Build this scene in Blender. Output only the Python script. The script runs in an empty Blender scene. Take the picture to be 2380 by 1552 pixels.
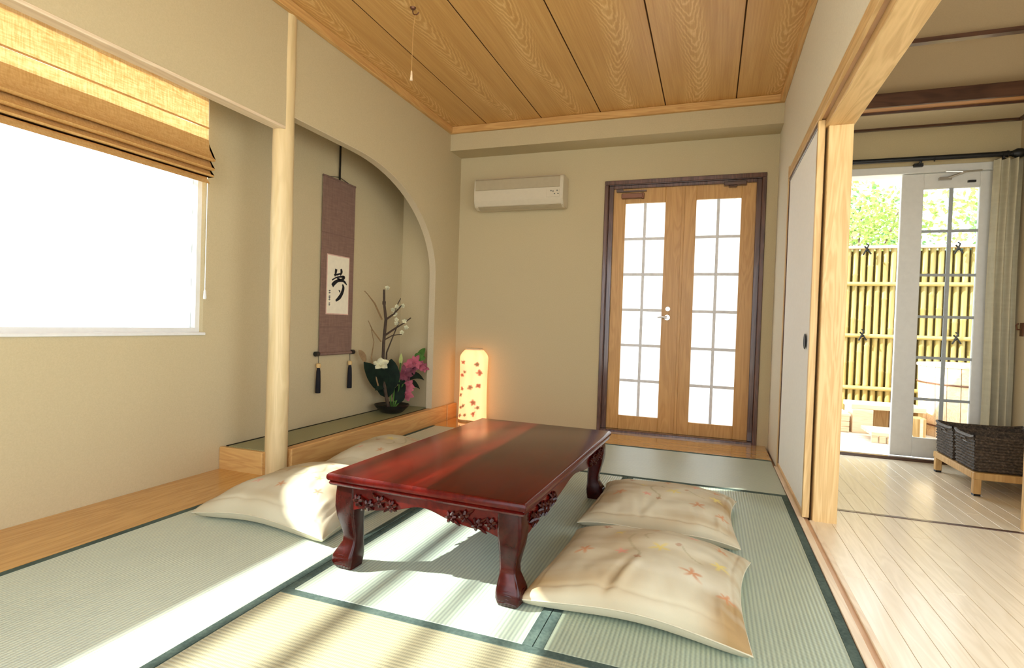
import bpy, bmesh, math, random
from mathutils import Vector, Matrix, noise as mnoise
random.seed(7)
S = 0.87                      # metres per drawing unit (the lens stands 1 unit above the mats)
sc = bpy.context.scene
COL = sc.collection

# ---------------------------------------------------------------- camera, sky, sun, exposure
cd = bpy.data.cameras.new('camera'); cam = bpy.data.objects.new('camera', cd); COL.objects.link(cam)
yaw, pitch, roll, fpx = -0.346949, -0.0186521, 0.0326862, 1278.178
cy, sy = math.cos(yaw), math.sin(yaw)
fw = Vector((sy*math.cos(pitch), cy*math.cos(pitch), math.sin(pitch)))
rt0 = Vector((cy, -sy, 0)); up0 = rt0.cross(fw)
rt = math.cos(roll)*rt0 + math.sin(roll)*up0; up = -math.sin(roll)*rt0 + math.cos(roll)*up0
cam.matrix_world = Matrix(((rt.x, up.x, -fw.x, 0), (rt.y, up.y, -fw.y, 0), (rt.z, up.z, -fw.z, S), (0, 0, 0, 1)))
cd.sensor_fit = 'HORIZONTAL'; cd.sensor_width = 36; cd.lens = fpx/2380*36; cd.clip_start = 0.05
sc.camera = cam

w = bpy.data.worlds.new('sky'); sc.world = w; w.use_nodes = True
bgn = w.node_tree.nodes['Background']
bgn.inputs[0].default_value = (0.84, 0.93, 1.0, 1); bgn.inputs[1].default_value = 5.0
sd = bpy.data.lights.new('sun', 'SUN'); sd.energy = 21; sd.angle = math.radians(0.6); sd.color = (1, .98, .93)
sun = bpy.data.objects.new('sun', sd); COL.objects.link(sun)
SUN = Vector((1.36, .53, -1)).normalized()
sun.rotation_euler = SUN.to_track_quat('-Z', 'Y').to_euler(); sun.location = (-6, -3, 5)
ad = bpy.data.lights.new('fill_light', 'AREA'); ad.shape = 'RECTANGLE'; ad.size = 1.9; ad.size_y = .8; ad.energy = 26; ad.color = (.96, .98, 1)
al = bpy.data.objects.new('fill_light', ad); COL.objects.link(al)      # broad fill light added unseen behind the viewer to brighten the room
al.location = (-.75, -1.05, 2.15); al.rotation_euler = Vector((.02, 1, -.02)).to_track_quat('-Z', 'Y').to_euler()
vs = sc.view_settings
sc.display_settings.display_device = 'sRGB'
vs.view_transform = 'Standard'; vs.look = 'None'; vs.gamma = 1; vs.use_curve_mapping = False; vs.exposure = 0.0
sc.cycles.use_denoising = True
sc.cycles.max_bounces = 9; sc.cycles.diffuse_bounces = 6; sc.cycles.glossy_bounces = 3; sc.cycles.transmission_bounces = 4
sc.cycles.transparent_max_bounces = 12; sc.cycles.sample_clamp_indirect = 6; sc.cycles.caustics_reflective = False; sc.cycles.caustics_refractive = False

def portal(x0, x1, y0, y1, z0, z1, look):
    """sky portal in a real window opening (guides the sampling of the sky only)"""
    d = bpy.data.lights.new('sky_portal', 'AREA'); d.shape = 'RECTANGLE'; d.cycles.is_portal = True
    o = bpy.data.objects.new('sky_portal', d); COL.objects.link(o)
    look = Vector(look); o.location = Vector(((x0+x1)/2, (y0+y1)/2, (z0+z1)/2))*S
    q = look.to_track_quat('-Z', 'Y'); o.rotation_euler = q.to_euler()
    hx = (x1-x0) or (y1-y0); d.size = hx*S; d.size_y = (z1-z0)*S
portal(-3.0, -3.0, -1.2, 2.56, .88, 2.44, (1, 0, 0))
portal(-2.3, .3, -1.62, -1.62, .1, 2.45, (0, 1, 0))
portal(.75, 2.1, -1.62, -1.62, .1, 2.45, (0, 1, 0))
portal(2.25, 2.25, -1.2, 2.6, .1, 2.3, (-1, 0, 0))
portal(.77, 2.05, 5.44, 5.44, 0, 2.32, (0, -1, 0))

# ---------------------------------------------------------------- node helpers and materials
def new_mat(name):
    m = bpy.data.materials.new(name); m.use_nodes = True; nt = m.node_tree
    return m, nt, nt.nodes['Principled BSDF'], nt.nodes['Material Output']
def nd(nt, t, **kw):
    n = nt.nodes.new(t)
    for k, v in kw.items(): setattr(n, k, v)
    return n
def math_n(nt, op, a, b=None, c=None):
    n = nt.nodes.new('ShaderNodeMath'); n.operation = op
    for i, v in enumerate((a, b, c)):
        if v is None: continue
        if isinstance(v, (int, float)): n.inputs[i].default_value = v
        else: nt.links.new(v, n.inputs[i])
    return n.outputs[0]
def obj_co(nt, rnd=True):
    tc = nd(nt, 'ShaderNodeTexCoord')
    if not rnd: return tc.outputs['Object']
    oi = nd(nt, 'ShaderNodeObjectInfo'); mu = nd(nt, 'ShaderNodeVectorMath', operation='MULTIPLY_ADD')
    cb = nd(nt, 'ShaderNodeCombineXYZ')
    for i in range(3): nt.links.new(oi.outputs['Random'], cb.inputs[i])
    nt.links.new(cb.outputs[0], mu.inputs[0]); mu.inputs[1].default_value = (37, 91, 53)
    nt.links.new(tc.outputs['Object'], mu.inputs[2]); return mu.outputs[0]
def mapping(nt, co, scale):
    mp = nd(nt, 'ShaderNodeMapping'); mp.inputs['Scale'].default_value = scale; nt.links.new(co, mp.inputs['Vector']); return mp.outputs[0]
def noise_n(nt, co, scale, detail=3, rough=.55, dist=0):
    n = nd(nt, 'ShaderNodeTexNoise'); n.inputs['Scale'].default_value = scale; n.inputs['Detail'].default_value = detail
    n.inputs['Roughness'].default_value = rough; n.inputs['Distortion'].default_value = dist
    nt.links.new(co, n.inputs['Vector']); return n.outputs['Fac']
def ramp(nt, fac, stops):
    r = nd(nt, 'ShaderNodeValToRGB'); e = r.color_ramp.elements
    while len(e) < len(stops): e.new(.5)
    for i, (p, c) in enumerate(stops): e[i].position = p; e[i].color = (*c, 1)
    nt.links.new(fac, r.inputs[0]); return r.outputs[0]
def mixc(nt, fac, a, b, mode='MIX'):
    n = nd(nt, 'ShaderNodeMix', data_type='RGBA', blend_type=mode)
    for idx, v in ((0, fac), (6, a), (7, b)):
        if isinstance(v, (int, float)): n.inputs[idx].default_value = v
        elif isinstance(v, tuple): n.inputs[idx].default_value = (*v, 1)
        else: nt.links.new(v, n.inputs[idx])
    return n.outputs[2]
def bump(nt, bs, h, strength, dist=.002):
    b = nd(nt, 'ShaderNodeBump'); b.inputs['Strength'].default_value = strength; b.inputs['Distance'].default_value = dist
    nt.links.new(h, b.inputs['Height']); nt.links.new(b.outputs[0], bs.inputs['Normal'])
def sock(bs, rough=.5, spec=.5, metal=0, coat=0):
    bs.inputs['Roughness'].default_value = rough; bs.inputs['Specular IOR Level'].default_value = spec
    bs.inputs['Metallic'].default_value = metal; bs.inputs['Coat Weight'].default_value = coat; bs.inputs['Coat Roughness'].default_value = .08

def plain(name, c, rough=.5, spec=.5, metal=0, var=.08, scale=30, coat=0):
    m, nt, bs, _ = new_mat(name); sock(bs, rough, spec, metal, coat)
    f = noise_n(nt, obj_co(nt), scale, 3)
    nt.links.new(ramp(nt, f, [(.3, tuple(x*(1-var) for x in c)), (.7, tuple(min(1, x*(1+var)) for x in c))]), bs.inputs['Base Color'])
    return m
def plaster(name, c):
    m, nt, bs, _ = new_mat(name); sock(bs, .9, .15)
    co = obj_co(nt, False); f = noise_n(nt, co, 160, 4, .7); g = noise_n(nt, co, 1.5, 2)
    a = ramp(nt, f, [(.3, tuple(x*.93 for x in c)), (.7, tuple(x*1.06 for x in c))])
    nt.links.new(mixc(nt, math_n(nt, 'MULTIPLY', g, .12), a, tuple(x*.86 for x in c)), bs.inputs['Base Color'])
    bump(nt, bs, f, .25, .0015); return m
def wood(name, c1, c2, axis='y', rough=.45, spec=.4, grain=70, coat=0, knots=False):
    m, nt, bs, _ = new_mat(name); sock(bs, rough, spec, 0, coat)
    co = obj_co(nt); i = 'xyz'.index(axis)
    s = [grain, grain, grain]; s[i] = grain*.035
    f = noise_n(nt, mapping(nt, co, tuple(s)), 1, 4, .6, .6)
    s2 = [9, 9, 9]; s2[i] = .9
    g = noise_n(nt, mapping(nt, co, tuple(s2)), 1, 3, .5, 1.5)
    rings = math_n(nt, 'SINE', math_n(nt, 'MULTIPLY', g, 42))
    v = math_n(nt, 'ADD', math_n(nt, 'MULTIPLY', f, .62), math_n(nt, 'MULTIPLY_ADD', rings, .13, .19))
    mid = tuple((a+b)/2 for a, b in zip(c1, c2))
    nt.links.new(ramp(nt, v, [(.28, c1), (.5, mid), (.75, c2)]), bs.inputs['Base Color'])
    bump(nt, bs, f, .08, .001); return m
def ceiling_wood():
    m, nt, bs, _ = new_mat('ceiling_cedar'); sock(bs, .42, .35)
    tc = nd(nt, 'ShaderNodeTexCoord'); oi = nd(nt, 'ShaderNodeObjectInfo')
    sp = nd(nt, 'ShaderNodeSeparateXYZ'); nt.links.new(tc.outputs['Object'], sp.inputs[0])
    X, Y = sp.outputs[0], sp.outputs[1]; rr = math_n(nt, 'MULTIPLY', oi.outputs['Random'], 31.0)
    def n2(fx, fy, det, off=0):
        cb = nd(nt, 'ShaderNodeCombineXYZ'); nt.links.new(math_n(nt, 'MULTIPLY', X, fx), cb.inputs[0]); nt.links.new(math_n(nt, 'MULTIPLY', Y, fy), cb.inputs[1])
        nt.links.new(math_n(nt, 'ADD', rr, off), cb.inputs[2]); return noise_n(nt, cb.outputs[0], 1.0, det, .55)
    sway = math_n(nt, 'MULTIPLY', math_n(nt, 'SUBTRACT', n2(0, .9, 1), .5), .30)       # the heart of the board wanders sideways
    xc = math_n(nt, 'SUBTRACT', X, sway)
    ax = math_n(nt, 'SQRT', math_n(nt, 'MULTIPLY_ADD', xc, xc, .0006))
    jag = math_n(nt, 'MULTIPLY', math_n(nt, 'SUBTRACT', n2(38, 14, 3, 5), .5), .13)
    slow = math_n(nt, 'MULTIPLY', math_n(nt, 'SUBTRACT', n2(5, 1.2, 2, 9), .5), .30)
    v = math_n(nt, 'ADD', math_n(nt, 'ADD', Y, math_n(nt, 'MULTIPLY', ax, 5.5)), math_n(nt, 'ADD', jag, slow))
    arch = math_n(nt, 'POWER', math_n(nt, 'MULTIPLY_ADD', math_n(nt, 'SINE', math_n(nt, 'MULTIPLY', v, 2*math.pi/.095)), .5, .5), 2.0)
    mask = nd(nt, 'ShaderNodeMapRange', interpolation_type='SMOOTHSTEP'); nt.links.new(ax, mask.inputs['Value'])
    for k, q in (('From Min', .04), ('From Max', .105), ('To Min', 1), ('To Max', .08)): mask.inputs[k].default_value = q
    fine = n2(120, 2.2, 3, 3); broad = n2(14, .8, 2, 7)
    fac = math_n(nt, 'ADD', math_n(nt, 'MULTIPLY', math_n(nt, 'MULTIPLY', arch, mask.outputs[0]), .24), math_n(nt, 'MULTIPLY_ADD', fine, .40, math_n(nt, 'MULTIPLY', broad, .30)))
    c = ramp(nt, fac, [(.18, (.46, .235, .065)), (.42, (.60, .345, .115)), (.70, (.78, .53, .23))])
    nt.links.new(c, bs.inputs['Base Color']); bump(nt, bs, fac, .05, .001); return m
def tatami(name, axis, c=(.41, .49, .41)):
    m, nt, bs, _ = new_mat(name); sock(bs, .40, .7)
    tc = nd(nt, 'ShaderNodeTexCoord'); sp = nd(nt, 'ShaderNodeSeparateXYZ'); nt.links.new(tc.outputs['Object'], sp.inputs[0])
    a = sp.outputs[0 if axis == 'y' else 1]; b = sp.outputs[1 if axis == 'y' else 0]
    r = math_n(nt, 'SINE', math_n(nt, 'MULTIPLY', a, 2*math.pi/.0128))
    r2 = math_n(nt, 'SINE', math_n(nt, 'MULTIPLY', b, 2*math.pi/.006))
    f = noise_n(nt, mapping(nt, tc.outputs['Object'], (140, 14, 10) if axis == 'y' else (14, 140, 10)), 1, 3)
    g = noise_n(nt, tc.outputs['Object'], 1.6, 2)
    rid = math_n(nt, 'MULTIPLY_ADD', r, .5, .5)
    v = math_n(nt, 'ADD', math_n(nt, 'MULTIPLY', rid, .45), math_n(nt, 'MULTIPLY_ADD', f, .35, math_n(nt, 'MULTIPLY', g, .25)))
    nt.links.new(ramp(nt, v, [(.15, tuple(x*.66 for x in c)), (.55, c), (.95, (c[0]*1.32, c[1]*1.25, c[2]*1.12))]), bs.inputs['Base Color'])
    h = math_n(nt, 'ADD', rid, math_n(nt, 'MULTIPLY', r2, .22)); bump(nt, bs, h, .35, .0015); return m
def cloth(name, c, trans=0, weave=900, c2=None, rough=.9):
    m, nt, bs, out = new_mat(name); sock(bs, rough, .15)
    co = obj_co(nt, False)
    f = noise_n(nt, mapping(nt, co, (weave*.1, weave*.1, weave*.012)), 1, 3); g = noise_n(nt, mapping(nt, co, (weave*.012, weave*.012, weave*.1)), 1, 3)
    v = math_n(nt, 'MULTIPLY', math_n(nt, 'ADD', f, g), .5); c2 = c2 or tuple(x*.82 for x in c)
    col = ramp(nt, v, [(.38, c2), (.62, c)]); nt.links.new(col, bs.inputs['Base Color']); bump(nt, bs, v, .25, .001)
    if trans:
        tr = nd(nt, 'ShaderNodeBsdfTranslucent'); nt.links.new(col, tr.inputs[0]); mx = nd(nt, 'ShaderNodeMixShader'); mx.inputs[0].default_value = trans
        nt.links.new(bs.outputs[0], mx.inputs[1]); nt.links.new(tr.outputs[0], mx.inputs[2]); nt.links.new(mx.outputs[0], out.inputs[0])
    return m
def clear_glass(name):
    m, nt, bs, out = new_mat(name); nt.nodes.remove(bs)
    t = nd(nt, 'ShaderNodeBsdfTransparent'); t.inputs[0].default_value = (.96, .98, .97, 1)
    g = nd(nt, 'ShaderNodeBsdfGlossy'); g.inputs['Roughness'].default_value = .02
    fr = nd(nt, 'ShaderNodeFresnel'); fr.inputs[0].default_value = 1.45; mx = nd(nt, 'ShaderNodeMixShader')
    nt.links.new(math_n(nt, 'MULTIPLY', fr.outputs[0], .8), mx.inputs[0]); nt.links.new(t.outputs[0], mx.inputs[1]); nt.links.new(g.outputs[0], mx.inputs[2]); nt.links.new(mx.outputs[0], out.inputs[0]); return m
def frosted(name):
    m, nt, bs, out = new_mat(name); sock(bs, .35, .5)
    f = noise_n(nt, obj_co(nt), 60, 3)
    col = ramp(nt, f, [(.3, (.93, .94, .95)), (.7, (.97, .97, .97))]); nt.links.new(col, bs.inputs['Base Color'])
    tr = nd(nt, 'ShaderNodeBsdfTranslucent'); nt.links.new(col, tr.inputs[0]); mx = nd(nt, 'ShaderNodeMixShader'); mx.inputs[0].default_value = .8
    nt.links.new(bs.outputs[0], mx.inputs[1]); nt.links.new(tr.outputs[0], mx.inputs[2]); nt.links.new(mx.outputs[0], out.inputs[0]); return m
def print_mat(name, emit=None, rough=.85, sheen=0):
    """fabric or paper whose flat print is a colour attribute computed on the mesh"""
    m, nt, bs, out = new_mat(name); sock(bs, rough, .2)
    at = nd(nt, 'ShaderNodeAttribute'); at.attribute_name = 'print'
    f = noise_n(nt, obj_co(nt, False), 260, 3)
    col = mixc(nt, math_n(nt, 'MULTIPLY', f, .12), at.outputs['Color'], (.35, .28, .2)); nt.links.new(mixc(nt, .55, col, (.1, .07, .04)) if emit else col, bs.inputs['Base Color'])
    bump(nt, bs, f, .12, .001)
    if emit:
        nt.links.new(mixc(nt, 1.0, at.outputs['Color'], emit[0], 'MULTIPLY'), bs.inputs['Emission Color']); bs.inputs['Emission Strength'].default_value = emit[1]
    return m
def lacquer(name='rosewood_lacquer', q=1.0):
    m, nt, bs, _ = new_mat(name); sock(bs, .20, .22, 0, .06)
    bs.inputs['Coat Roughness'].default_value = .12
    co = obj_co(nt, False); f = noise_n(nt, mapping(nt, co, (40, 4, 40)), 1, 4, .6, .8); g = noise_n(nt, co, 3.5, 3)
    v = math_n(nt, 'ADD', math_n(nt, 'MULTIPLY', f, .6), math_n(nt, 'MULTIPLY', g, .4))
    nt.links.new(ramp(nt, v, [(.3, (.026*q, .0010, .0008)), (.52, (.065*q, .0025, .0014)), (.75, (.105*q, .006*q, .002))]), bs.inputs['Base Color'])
    return m
def wicker():
    m, nt, bs, _ = new_mat('dark_wicker'); sock(bs, .6, .4)
    co = obj_co(nt, False); f = noise_n(nt, co, 90, 3)
    nt.links.new(ramp(nt, f, [(.3, (.02, .014, .01)), (.55, (.07, .05, .035)), (.75, (.16, .12, .09))]), bs.inputs['Base Color'])
    bump(nt, bs, f, .5, .003); return m
def leaf_mat(name, c, trans=.35, rough=.5):
    m, nt, bs, out = new_mat(name); sock(bs, rough, .15)
    f = noise_n(nt, obj_co(nt, False), 14, 2)
    col = ramp(nt, f, [(.3, tuple(x*.55 for x in c)), (.7, tuple(min(1, x*1.35) for x in c))]); nt.links.new(col, bs.inputs['Base Color'])
    if trans:
        tr = nd(nt, 'ShaderNodeBsdfTranslucent'); nt.links.new(col, tr.inputs[0]); mx = nd(nt, 'ShaderNodeMixShader'); mx.inputs[0].default_value = trans
        nt.links.new(bs.outputs[0], mx.inputs[1]); nt.links.new(tr.outputs[0], mx.inputs[2]); nt.links.new(mx.outputs[0], out.inputs[0])
    return m

M = {}
M['wall'] = plaster('beige_plaster', (.52, .435, .27))
M['wallr'] = plaster('pale_plaster', (.70, .65, .52))
M['kceil'] = plaster('tan_ceiling_paper', (.36, .27, .165))
M['kwall'] = plaster('cream_wallpaper', (.56, .47, .32))
M['white'] = plain('white_paint', (.72, .72, .70), .45, .4, var=.03)
M['ceil'] = ceiling_wood()
M['post_log'] = wood('peeled_cypress', (.60, .46, .24), (.70, .55, .31), 'z', .4, .4, 30)
M['cyp_z'] = wood('cypress_upright', (.56, .35, .14), (.74, .52, .25), 'z', .45, .35, 60)
M['cyp_y'] = wood('cypress_lengthwise', (.52, .32, .13), (.72, .49, .23), 'y', .45, .35, 60)
M['cyp_x'] = wood('cypress_crosswise', (.52, .32, .13), (.72, .49, .23), 'x', .45, .35, 60)
M['trim_y'] = wood('ceiling_trim_lengthwise', (.50, .27, .09), (.66, .40, .15), 'y', .5, .3, 60)
M['trim_x'] = wood('ceiling_trim_crosswise', (.50, .27, .09), (.66, .40, .15), 'x', .5, .3, 60)
M['board_y'] = wood('honey_board_lengthwise', (.44, .22, .055), (.60, .34, .10), 'y', .22, .5, 45, .3)
M['board_x'] = wood('honey_board_crosswise', (.44, .22, .055), (.60, .34, .10), 'x', .06, .5, 45, .6)
M['kamachi'] = wood('alcove_sill_wood', (.48, .25, .085), (.62, .37, .14), 'y', .4, .4, 50)
M['kamachi_x'] = wood('alcove_end_wood', (.48, .26, .09), (.64, .40, .15), 'x', .4, .4, 50)
M['plank'] = wood('pale_maple', (.70, .59, .42), (.82, .71, .54), 'y', .28, .45, 40, .12)
M['pale_y'] = wood('pale_threshold', (.66, .52, .36), (.80, .67, .49), 'y', .4, .4, 50)
M['groove'] = wood('reddish_groove', (.55, .34, .20), (.66, .45, .29), 'y', .5, .3, 50)
M['dark'] = wood('dark_brown_wood', (.05, .022, .014), (.11, .05, .03), 'x', .28, .5, 50, .3)
M['dark_z'] = wood('dark_brown_upright', (.06, .024, .016), (.13, .055, .035), 'z', .25, .5, 50, .4)
M['beam'] = wood('red_brown_beam', (.34, .15, .05), (.48, .24, .09), 'x', .45, .4, 50)
M['door'] = wood('amber_door_wood', (.47, .245, .07), (.60, .34, .115), 'z', .4, .4, 60)
M['tat_y'] = tatami('rush_mat_lengthwise', 'y'); M['tat_x'] = tatami('rush_mat_crosswise', 'x', (.40, .46, .38))
M['tat_left'] = tatami('window_lit_rush_mat', 'y', (.50, .57, .49)); M['tat_right'] = tatami('dimmed_rush_mat', 'y', (.33, .40, .31)); M['tat_front'] = tatami('sheen_tinted_rush_mat', 'x', (.35, .335, .225)); M['tat_toko'] = tatami('alcove_rush_mat', 'y', (.27, .27, .14))  # window falloff put into left and right mat colours; front tinted for sheen
M['heri'] = cloth('mat_border_cloth', (.085, .12, .10), 0, 900, (.045, .07, .062))
M['heri_dark'] = cloth('black_mat_border', (.018, .018, .012), 0, 900); M['seam'] = plain('dark_seam', (.05, .022, .008), .9, .1)
M['black'] = plain('black_lacquer', (.012, .011, .010), .35, .5)
M['iron'] = plain('black_iron', (.012, .012, .013), .45, .5, .3)
M['glass'] = clear_glass('window_glass'); M['frost'] = frosted('frosted_glass')
M['muntin'] = plain('pale_muntin', (.70, .70, .71), .5, .4); M['muntin2'] = plain('backlit_muntin', (.36, .39, .41), .5, .4)  # second muntin darkened: its backlit shade is put into the colour
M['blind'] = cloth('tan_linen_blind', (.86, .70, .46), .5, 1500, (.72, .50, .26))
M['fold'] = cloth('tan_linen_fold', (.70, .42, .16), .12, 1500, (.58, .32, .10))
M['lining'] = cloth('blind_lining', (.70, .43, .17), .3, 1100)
M['fusuma'] = plain('white_paper', (.92, .92, .89), .85, .15, var=.02, scale=60)
M['cushion'] = print_mat('cushion_print'); M['lacq'] = lacquer(q=1.0); M['lacq_leg'] = lacquer('shaded_rosewood_lacquer', .45)  # legs and carvings take a darkened copy, shade put into the lacquer colour
M['lampshade'] = print_mat('lamp_paper', ((1.0, .46, .19), 1.75))
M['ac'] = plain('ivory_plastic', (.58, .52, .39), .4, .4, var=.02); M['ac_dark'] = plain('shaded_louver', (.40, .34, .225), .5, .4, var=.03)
M['ac_grey'] = plain('grey_buttons', (.12, .12, .1), .5)
M['scroll'] = cloth('mauve_scroll_silk', (.24, .15, .115), 0, 900, (.19, .115, .09)); M['scroll_band'] = cloth('scroll_band_silk', (.20, .12, .095), 0, 900)
M['paper'] = plain('scroll_paper', (.78, .72, .56), .85, .15, var=.04); M['ppink'] = plain('pink_paper_edge', (.62, .40, .32), .85, .15)
M['ink'] = plain('black_ink', (.012, .012, .014), .7, .2); M['inkgrey'] = plain('grey_ink', (.10, .10, .11), .8, .2)
M['tassel'] = plain('black_silk_tassel', (.01, .009, .012), .8, .3); M['tassel_cap'] = plain('cream_tassel_cap', (.62, .42, .18), .6, .3)
M['wick'] = wicker(); M['metal'] = plain('brushed_steel', (.50, .48, .45), .3, .5, 1, .04); M['bronze'] = plain('bronze_metal', (.16, .07, .04), .35, .5, .6)
M['curtain'] = cloth('ivory_curtain', (.74, .69, .53), .3, 500, (.66, .61, .46))
M['bamboo'] = wood('yellow_bamboo', (.24, .18, .05), (.34, .27, .09), 'z', .35, .4, 50); M['bamboo_x'] = wood('yellow_bamboo_rail', (.30, .22, .06), (.40, .31, .11), 'x', .35, .4, 50)
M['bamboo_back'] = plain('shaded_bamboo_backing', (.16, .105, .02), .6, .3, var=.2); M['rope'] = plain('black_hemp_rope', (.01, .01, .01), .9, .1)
M['deck'] = wood('bleached_deck', (.62, .52, .40), (.80, .72, .60), 'x', .6, .3, 40); M['timber'] = wood('pale_cedar', (.70, .52, .33), (.86, .70, .50), 'x', .6, .3, 40)
M['timber_d'] = wood('raw_cedar', (.46, .27, .10), (.62, .40, .17), 'z', .6, .3, 40)
M['leaf1'] = leaf_mat('yellow_green_leaf', (.30, .40, .10)); M['leaf2'] = leaf_mat('mid_green_leaf', (.12, .25, .07)); M['leaf3'] = leaf_mat('blue_green_leaf', (.035, .095, .065))
M['leafd'] = leaf_mat('dark_glossy_leaf', (.006, .014, .007), 0, .7); M['leafg'] = leaf_mat('fresh_leaf', (.10, .22, .04)); M['bark'] = plain('brown_bark', (.10, .07, .045), .8, .2, var=.3)
M['twig'] = plain('grey_brown_branch', (.055, .035, .022), .7, .3, var=.3); M['twigl'] = plain('pale_brown_twig', (.24, .15, .07), .7, .3, var=.2)
M['pink'] = leaf_mat('pink_petal', (.42, .10, .14), .2); M['mauve'] = leaf_mat('mauve_petal', (.20, .05, .075), .2); M['wpetal'] = leaf_mat('cream_petal', (.70, .68, .46), .2); M['bud'] = leaf_mat('pale_green_bud', (.45, .50, .16), .2)
M['ground'] = plain('pale_gravel', (.62, .60, .55), .9, .1, var=.2, scale=8)

# ---------------------------------------------------------------- mesh builder
class MB:
    def __init__(s): s.v = []; s.f = []; s.c = []
    def box(s, x0, x1, y0, y1, z0, z1):
        b = len(s.v)
        s.v += [(x0,y0,z0),(x1,y0,z0),(x1,y1,z0),(x0,y1,z0),(x0,y0,z1),(x1,y0,z1),(x1,y1,z1),(x0,y1,z1)]
        s.f += [tuple(b+i for i in q) for q in ((3,2,1,0),(4,5,6,7),(0,1,5,4),(1,2,6,5),(2,3,7,6),(3,0,4,7))]; return s
    def tube(s, pts, rad, n=8, cap=True):
        pts = [Vector(p) for p in pts]; rad = rad if isinstance(rad, (list, tuple)) else [rad]*len(pts)
        b = len(s.v); prev = None
        for i, p in enumerate(pts):
            t = (pts[min(i+1, len(pts)-1)]-pts[max(i-1, 0)]).normalized()
            if prev is None: a = t.orthogonal().normalized()
            else: a = (prev - t*prev.dot(t)).normalized()
            prev = a; c = t.cross(a)
            for k in range(n):
                an = 2*math.pi*k/n; q = p + (a*math.cos(an)+c*math.sin(an))*rad[i]; s.v.append(tuple(q))
        for i in range(len(pts)-1):
            for k in range(n):
                k2 = (k+1) % n; s.f.append((b+i*n+k, b+i*n+k2, b+(i+1)*n+k2, b+(i+1)*n+k))
        if cap: s.f.append(tuple(b+k for k in reversed(range(n)))); s.f.append(tuple(b+(len(pts)-1)*n+k for k in range(n)))
        return s
    def loft(s, rings, cap=True, closed=True):
        b = len(s.v); n = len(rings[0])
        for r in rings: s.v += [tuple(p) for p in r]
        for i in range(len(rings)-1):
            for k in range(n if closed else n-1):
                k2 = (k+1) % n; s.f.append((b+i*n+k, b+i*n+k2, b+(i+1)*n+k2, b+(i+1)*n+k))
        if cap and closed: s.f.append(tuple(b+k for k in reversed(range(n)))); s.f.append(tuple(b+(len(rings)-1)*n+k for k in range(n)))
        return s
    def lathe(s, prof, c=(0,0,0), n=20):
        return s.loft([[(c[0]+r*math.cos(2*math.pi*k/n), c[1]+r*math.sin(2*math.pi*k/n), c[2]+z) for k in range(n)] for r, z in prof])
    def prism(s, poly, axis, a0, a1):
        """polygon extruded along an axis; poly points are the other two coordinates in order"""
        def P(p, a): return {'x': (a, p[0], p[1]), 'y': (p[0], a, p[1]), 'z': (p[0], p[1], a)}[axis]
        b = len(s.v); n = len(poly); s.v += [P(p, a0) for p in poly]+[P(p, a1) for p in poly]
        for k in range(n): k2 = (k+1) % n; s.f.append((b+k, b+k2, b+n+k2, b+n+k))
        s.f.append(tuple(b+k for k in reversed(range(n)))); s.f.append(tuple(b+n+k for k in range(n))); return s
    def blade(s, p0, p1, width, bend=(0,0,.0), fold=.15, n=6, up=(0,0,1), tip=1.0):
        """a leaf or petal from p0 to p1 with a raised midrib, two-sided thin solid"""
        p0, p1, bend = Vector(p0), Vector(p1), Vector(bend); ax = (p1-p0)
        sd = ax.cross(Vector(up)); sd = (sd if sd.length > 1e-6 else ax.orthogonal()).normalized(); nr = sd.cross(ax).normalized()
        rows = []
        for i in range(n+1):
            t = i/n; c = p0.lerp(p1, t)+bend*(4*t*(1-t)); w_ = width*.5*(math.sin(math.pi*min(1, t**.75))**.8 + .04)
            rows.append((c-sd*w_, c+nr*(fold*w_), c+sd*w_, c+nr*(fold*w_-.0015)-nr*.001))
        return s.loft(rows)
    def build(s, name, mat, parent=None, loc=None, smooth=False, bevel=0, world=False, seg=1, split=35):
        if loc is None: loc = (0, 0, 0)
        me = bpy.data.meshes.new(name); off = Vector((0, 0, 0))
        if world and parent is not None:
            p = parent
            while p is not None: off += Vector(p.location)/S; p = p.parent
        if world: loc = Vector(loc)-off if parent is not None else Vector(loc)
        # vertices are given relative to loc (local) or absolute (world)
        vv = [tuple((Vector(p)-(Vector(loc)+off if world else Vector((0,0,0))))*S) for p in s.v]
        me.from_pydata(vv, [], s.f); me.validate(); me.update()
        bm = bmesh.new(); bm.from_mesh(me); bmesh.ops.recalc_face_normals(bm, faces=bm.faces)
        if bevel:
            es = [e for e in bm.edges if len(e.link_faces) == 2 and e.calc_face_angle(0) > .6]
            bmesh.ops.bevel(bm, geom=es, offset=bevel*S, segments=seg, affect='EDGES', clamp_overlap=True)
        if smooth:
            for f in bm.faces: f.smooth = True
            for e in bm.edges:
                if len(e.link_faces) == 2 and e.calc_face_angle(0) > math.radians(split): e.smooth = False
        bm.to_mesh(me); bm.free()
        if s.c:
            at = me.color_attributes.new('print', 'FLOAT_COLOR', 'POINT')
            for i, c in enumerate(s.c): at.data[i].color = (*c, 1)
        o = bpy.data.objects.new(name, me); COL.objects.link(o); me.materials.append(M[mat] if isinstance(mat, str) else mat)
        o.location = Vector(loc)*S
        if parent is not None: o.parent = parent
        return o
def bx(name, mat, x0, x1, y0, y1, z0, z1, parent=None, bevel=0, **k):
    """box part whose origin is its own centre"""
    c = Vector(((x0+x1)/2, (y0+y1)/2, (z0+z1)/2))
    m = MB().box(x0-c.x, x1-c.x, y0-c.y, y1-c.y, z0-c.z, z1-c.z)
    l = c
    if parent is not None:
        off = Vector(); p = parent
        while p is not None: off += Vector(p.location)/S; p = p.parent
        l = c-off
    return m.build(name, mat, parent, l, bevel=bevel, **k)
def tag(o, label, cat, group=None):
    o['label'] = label; o['category'] = cat
    if group: o['group'] = group
    return o
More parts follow.
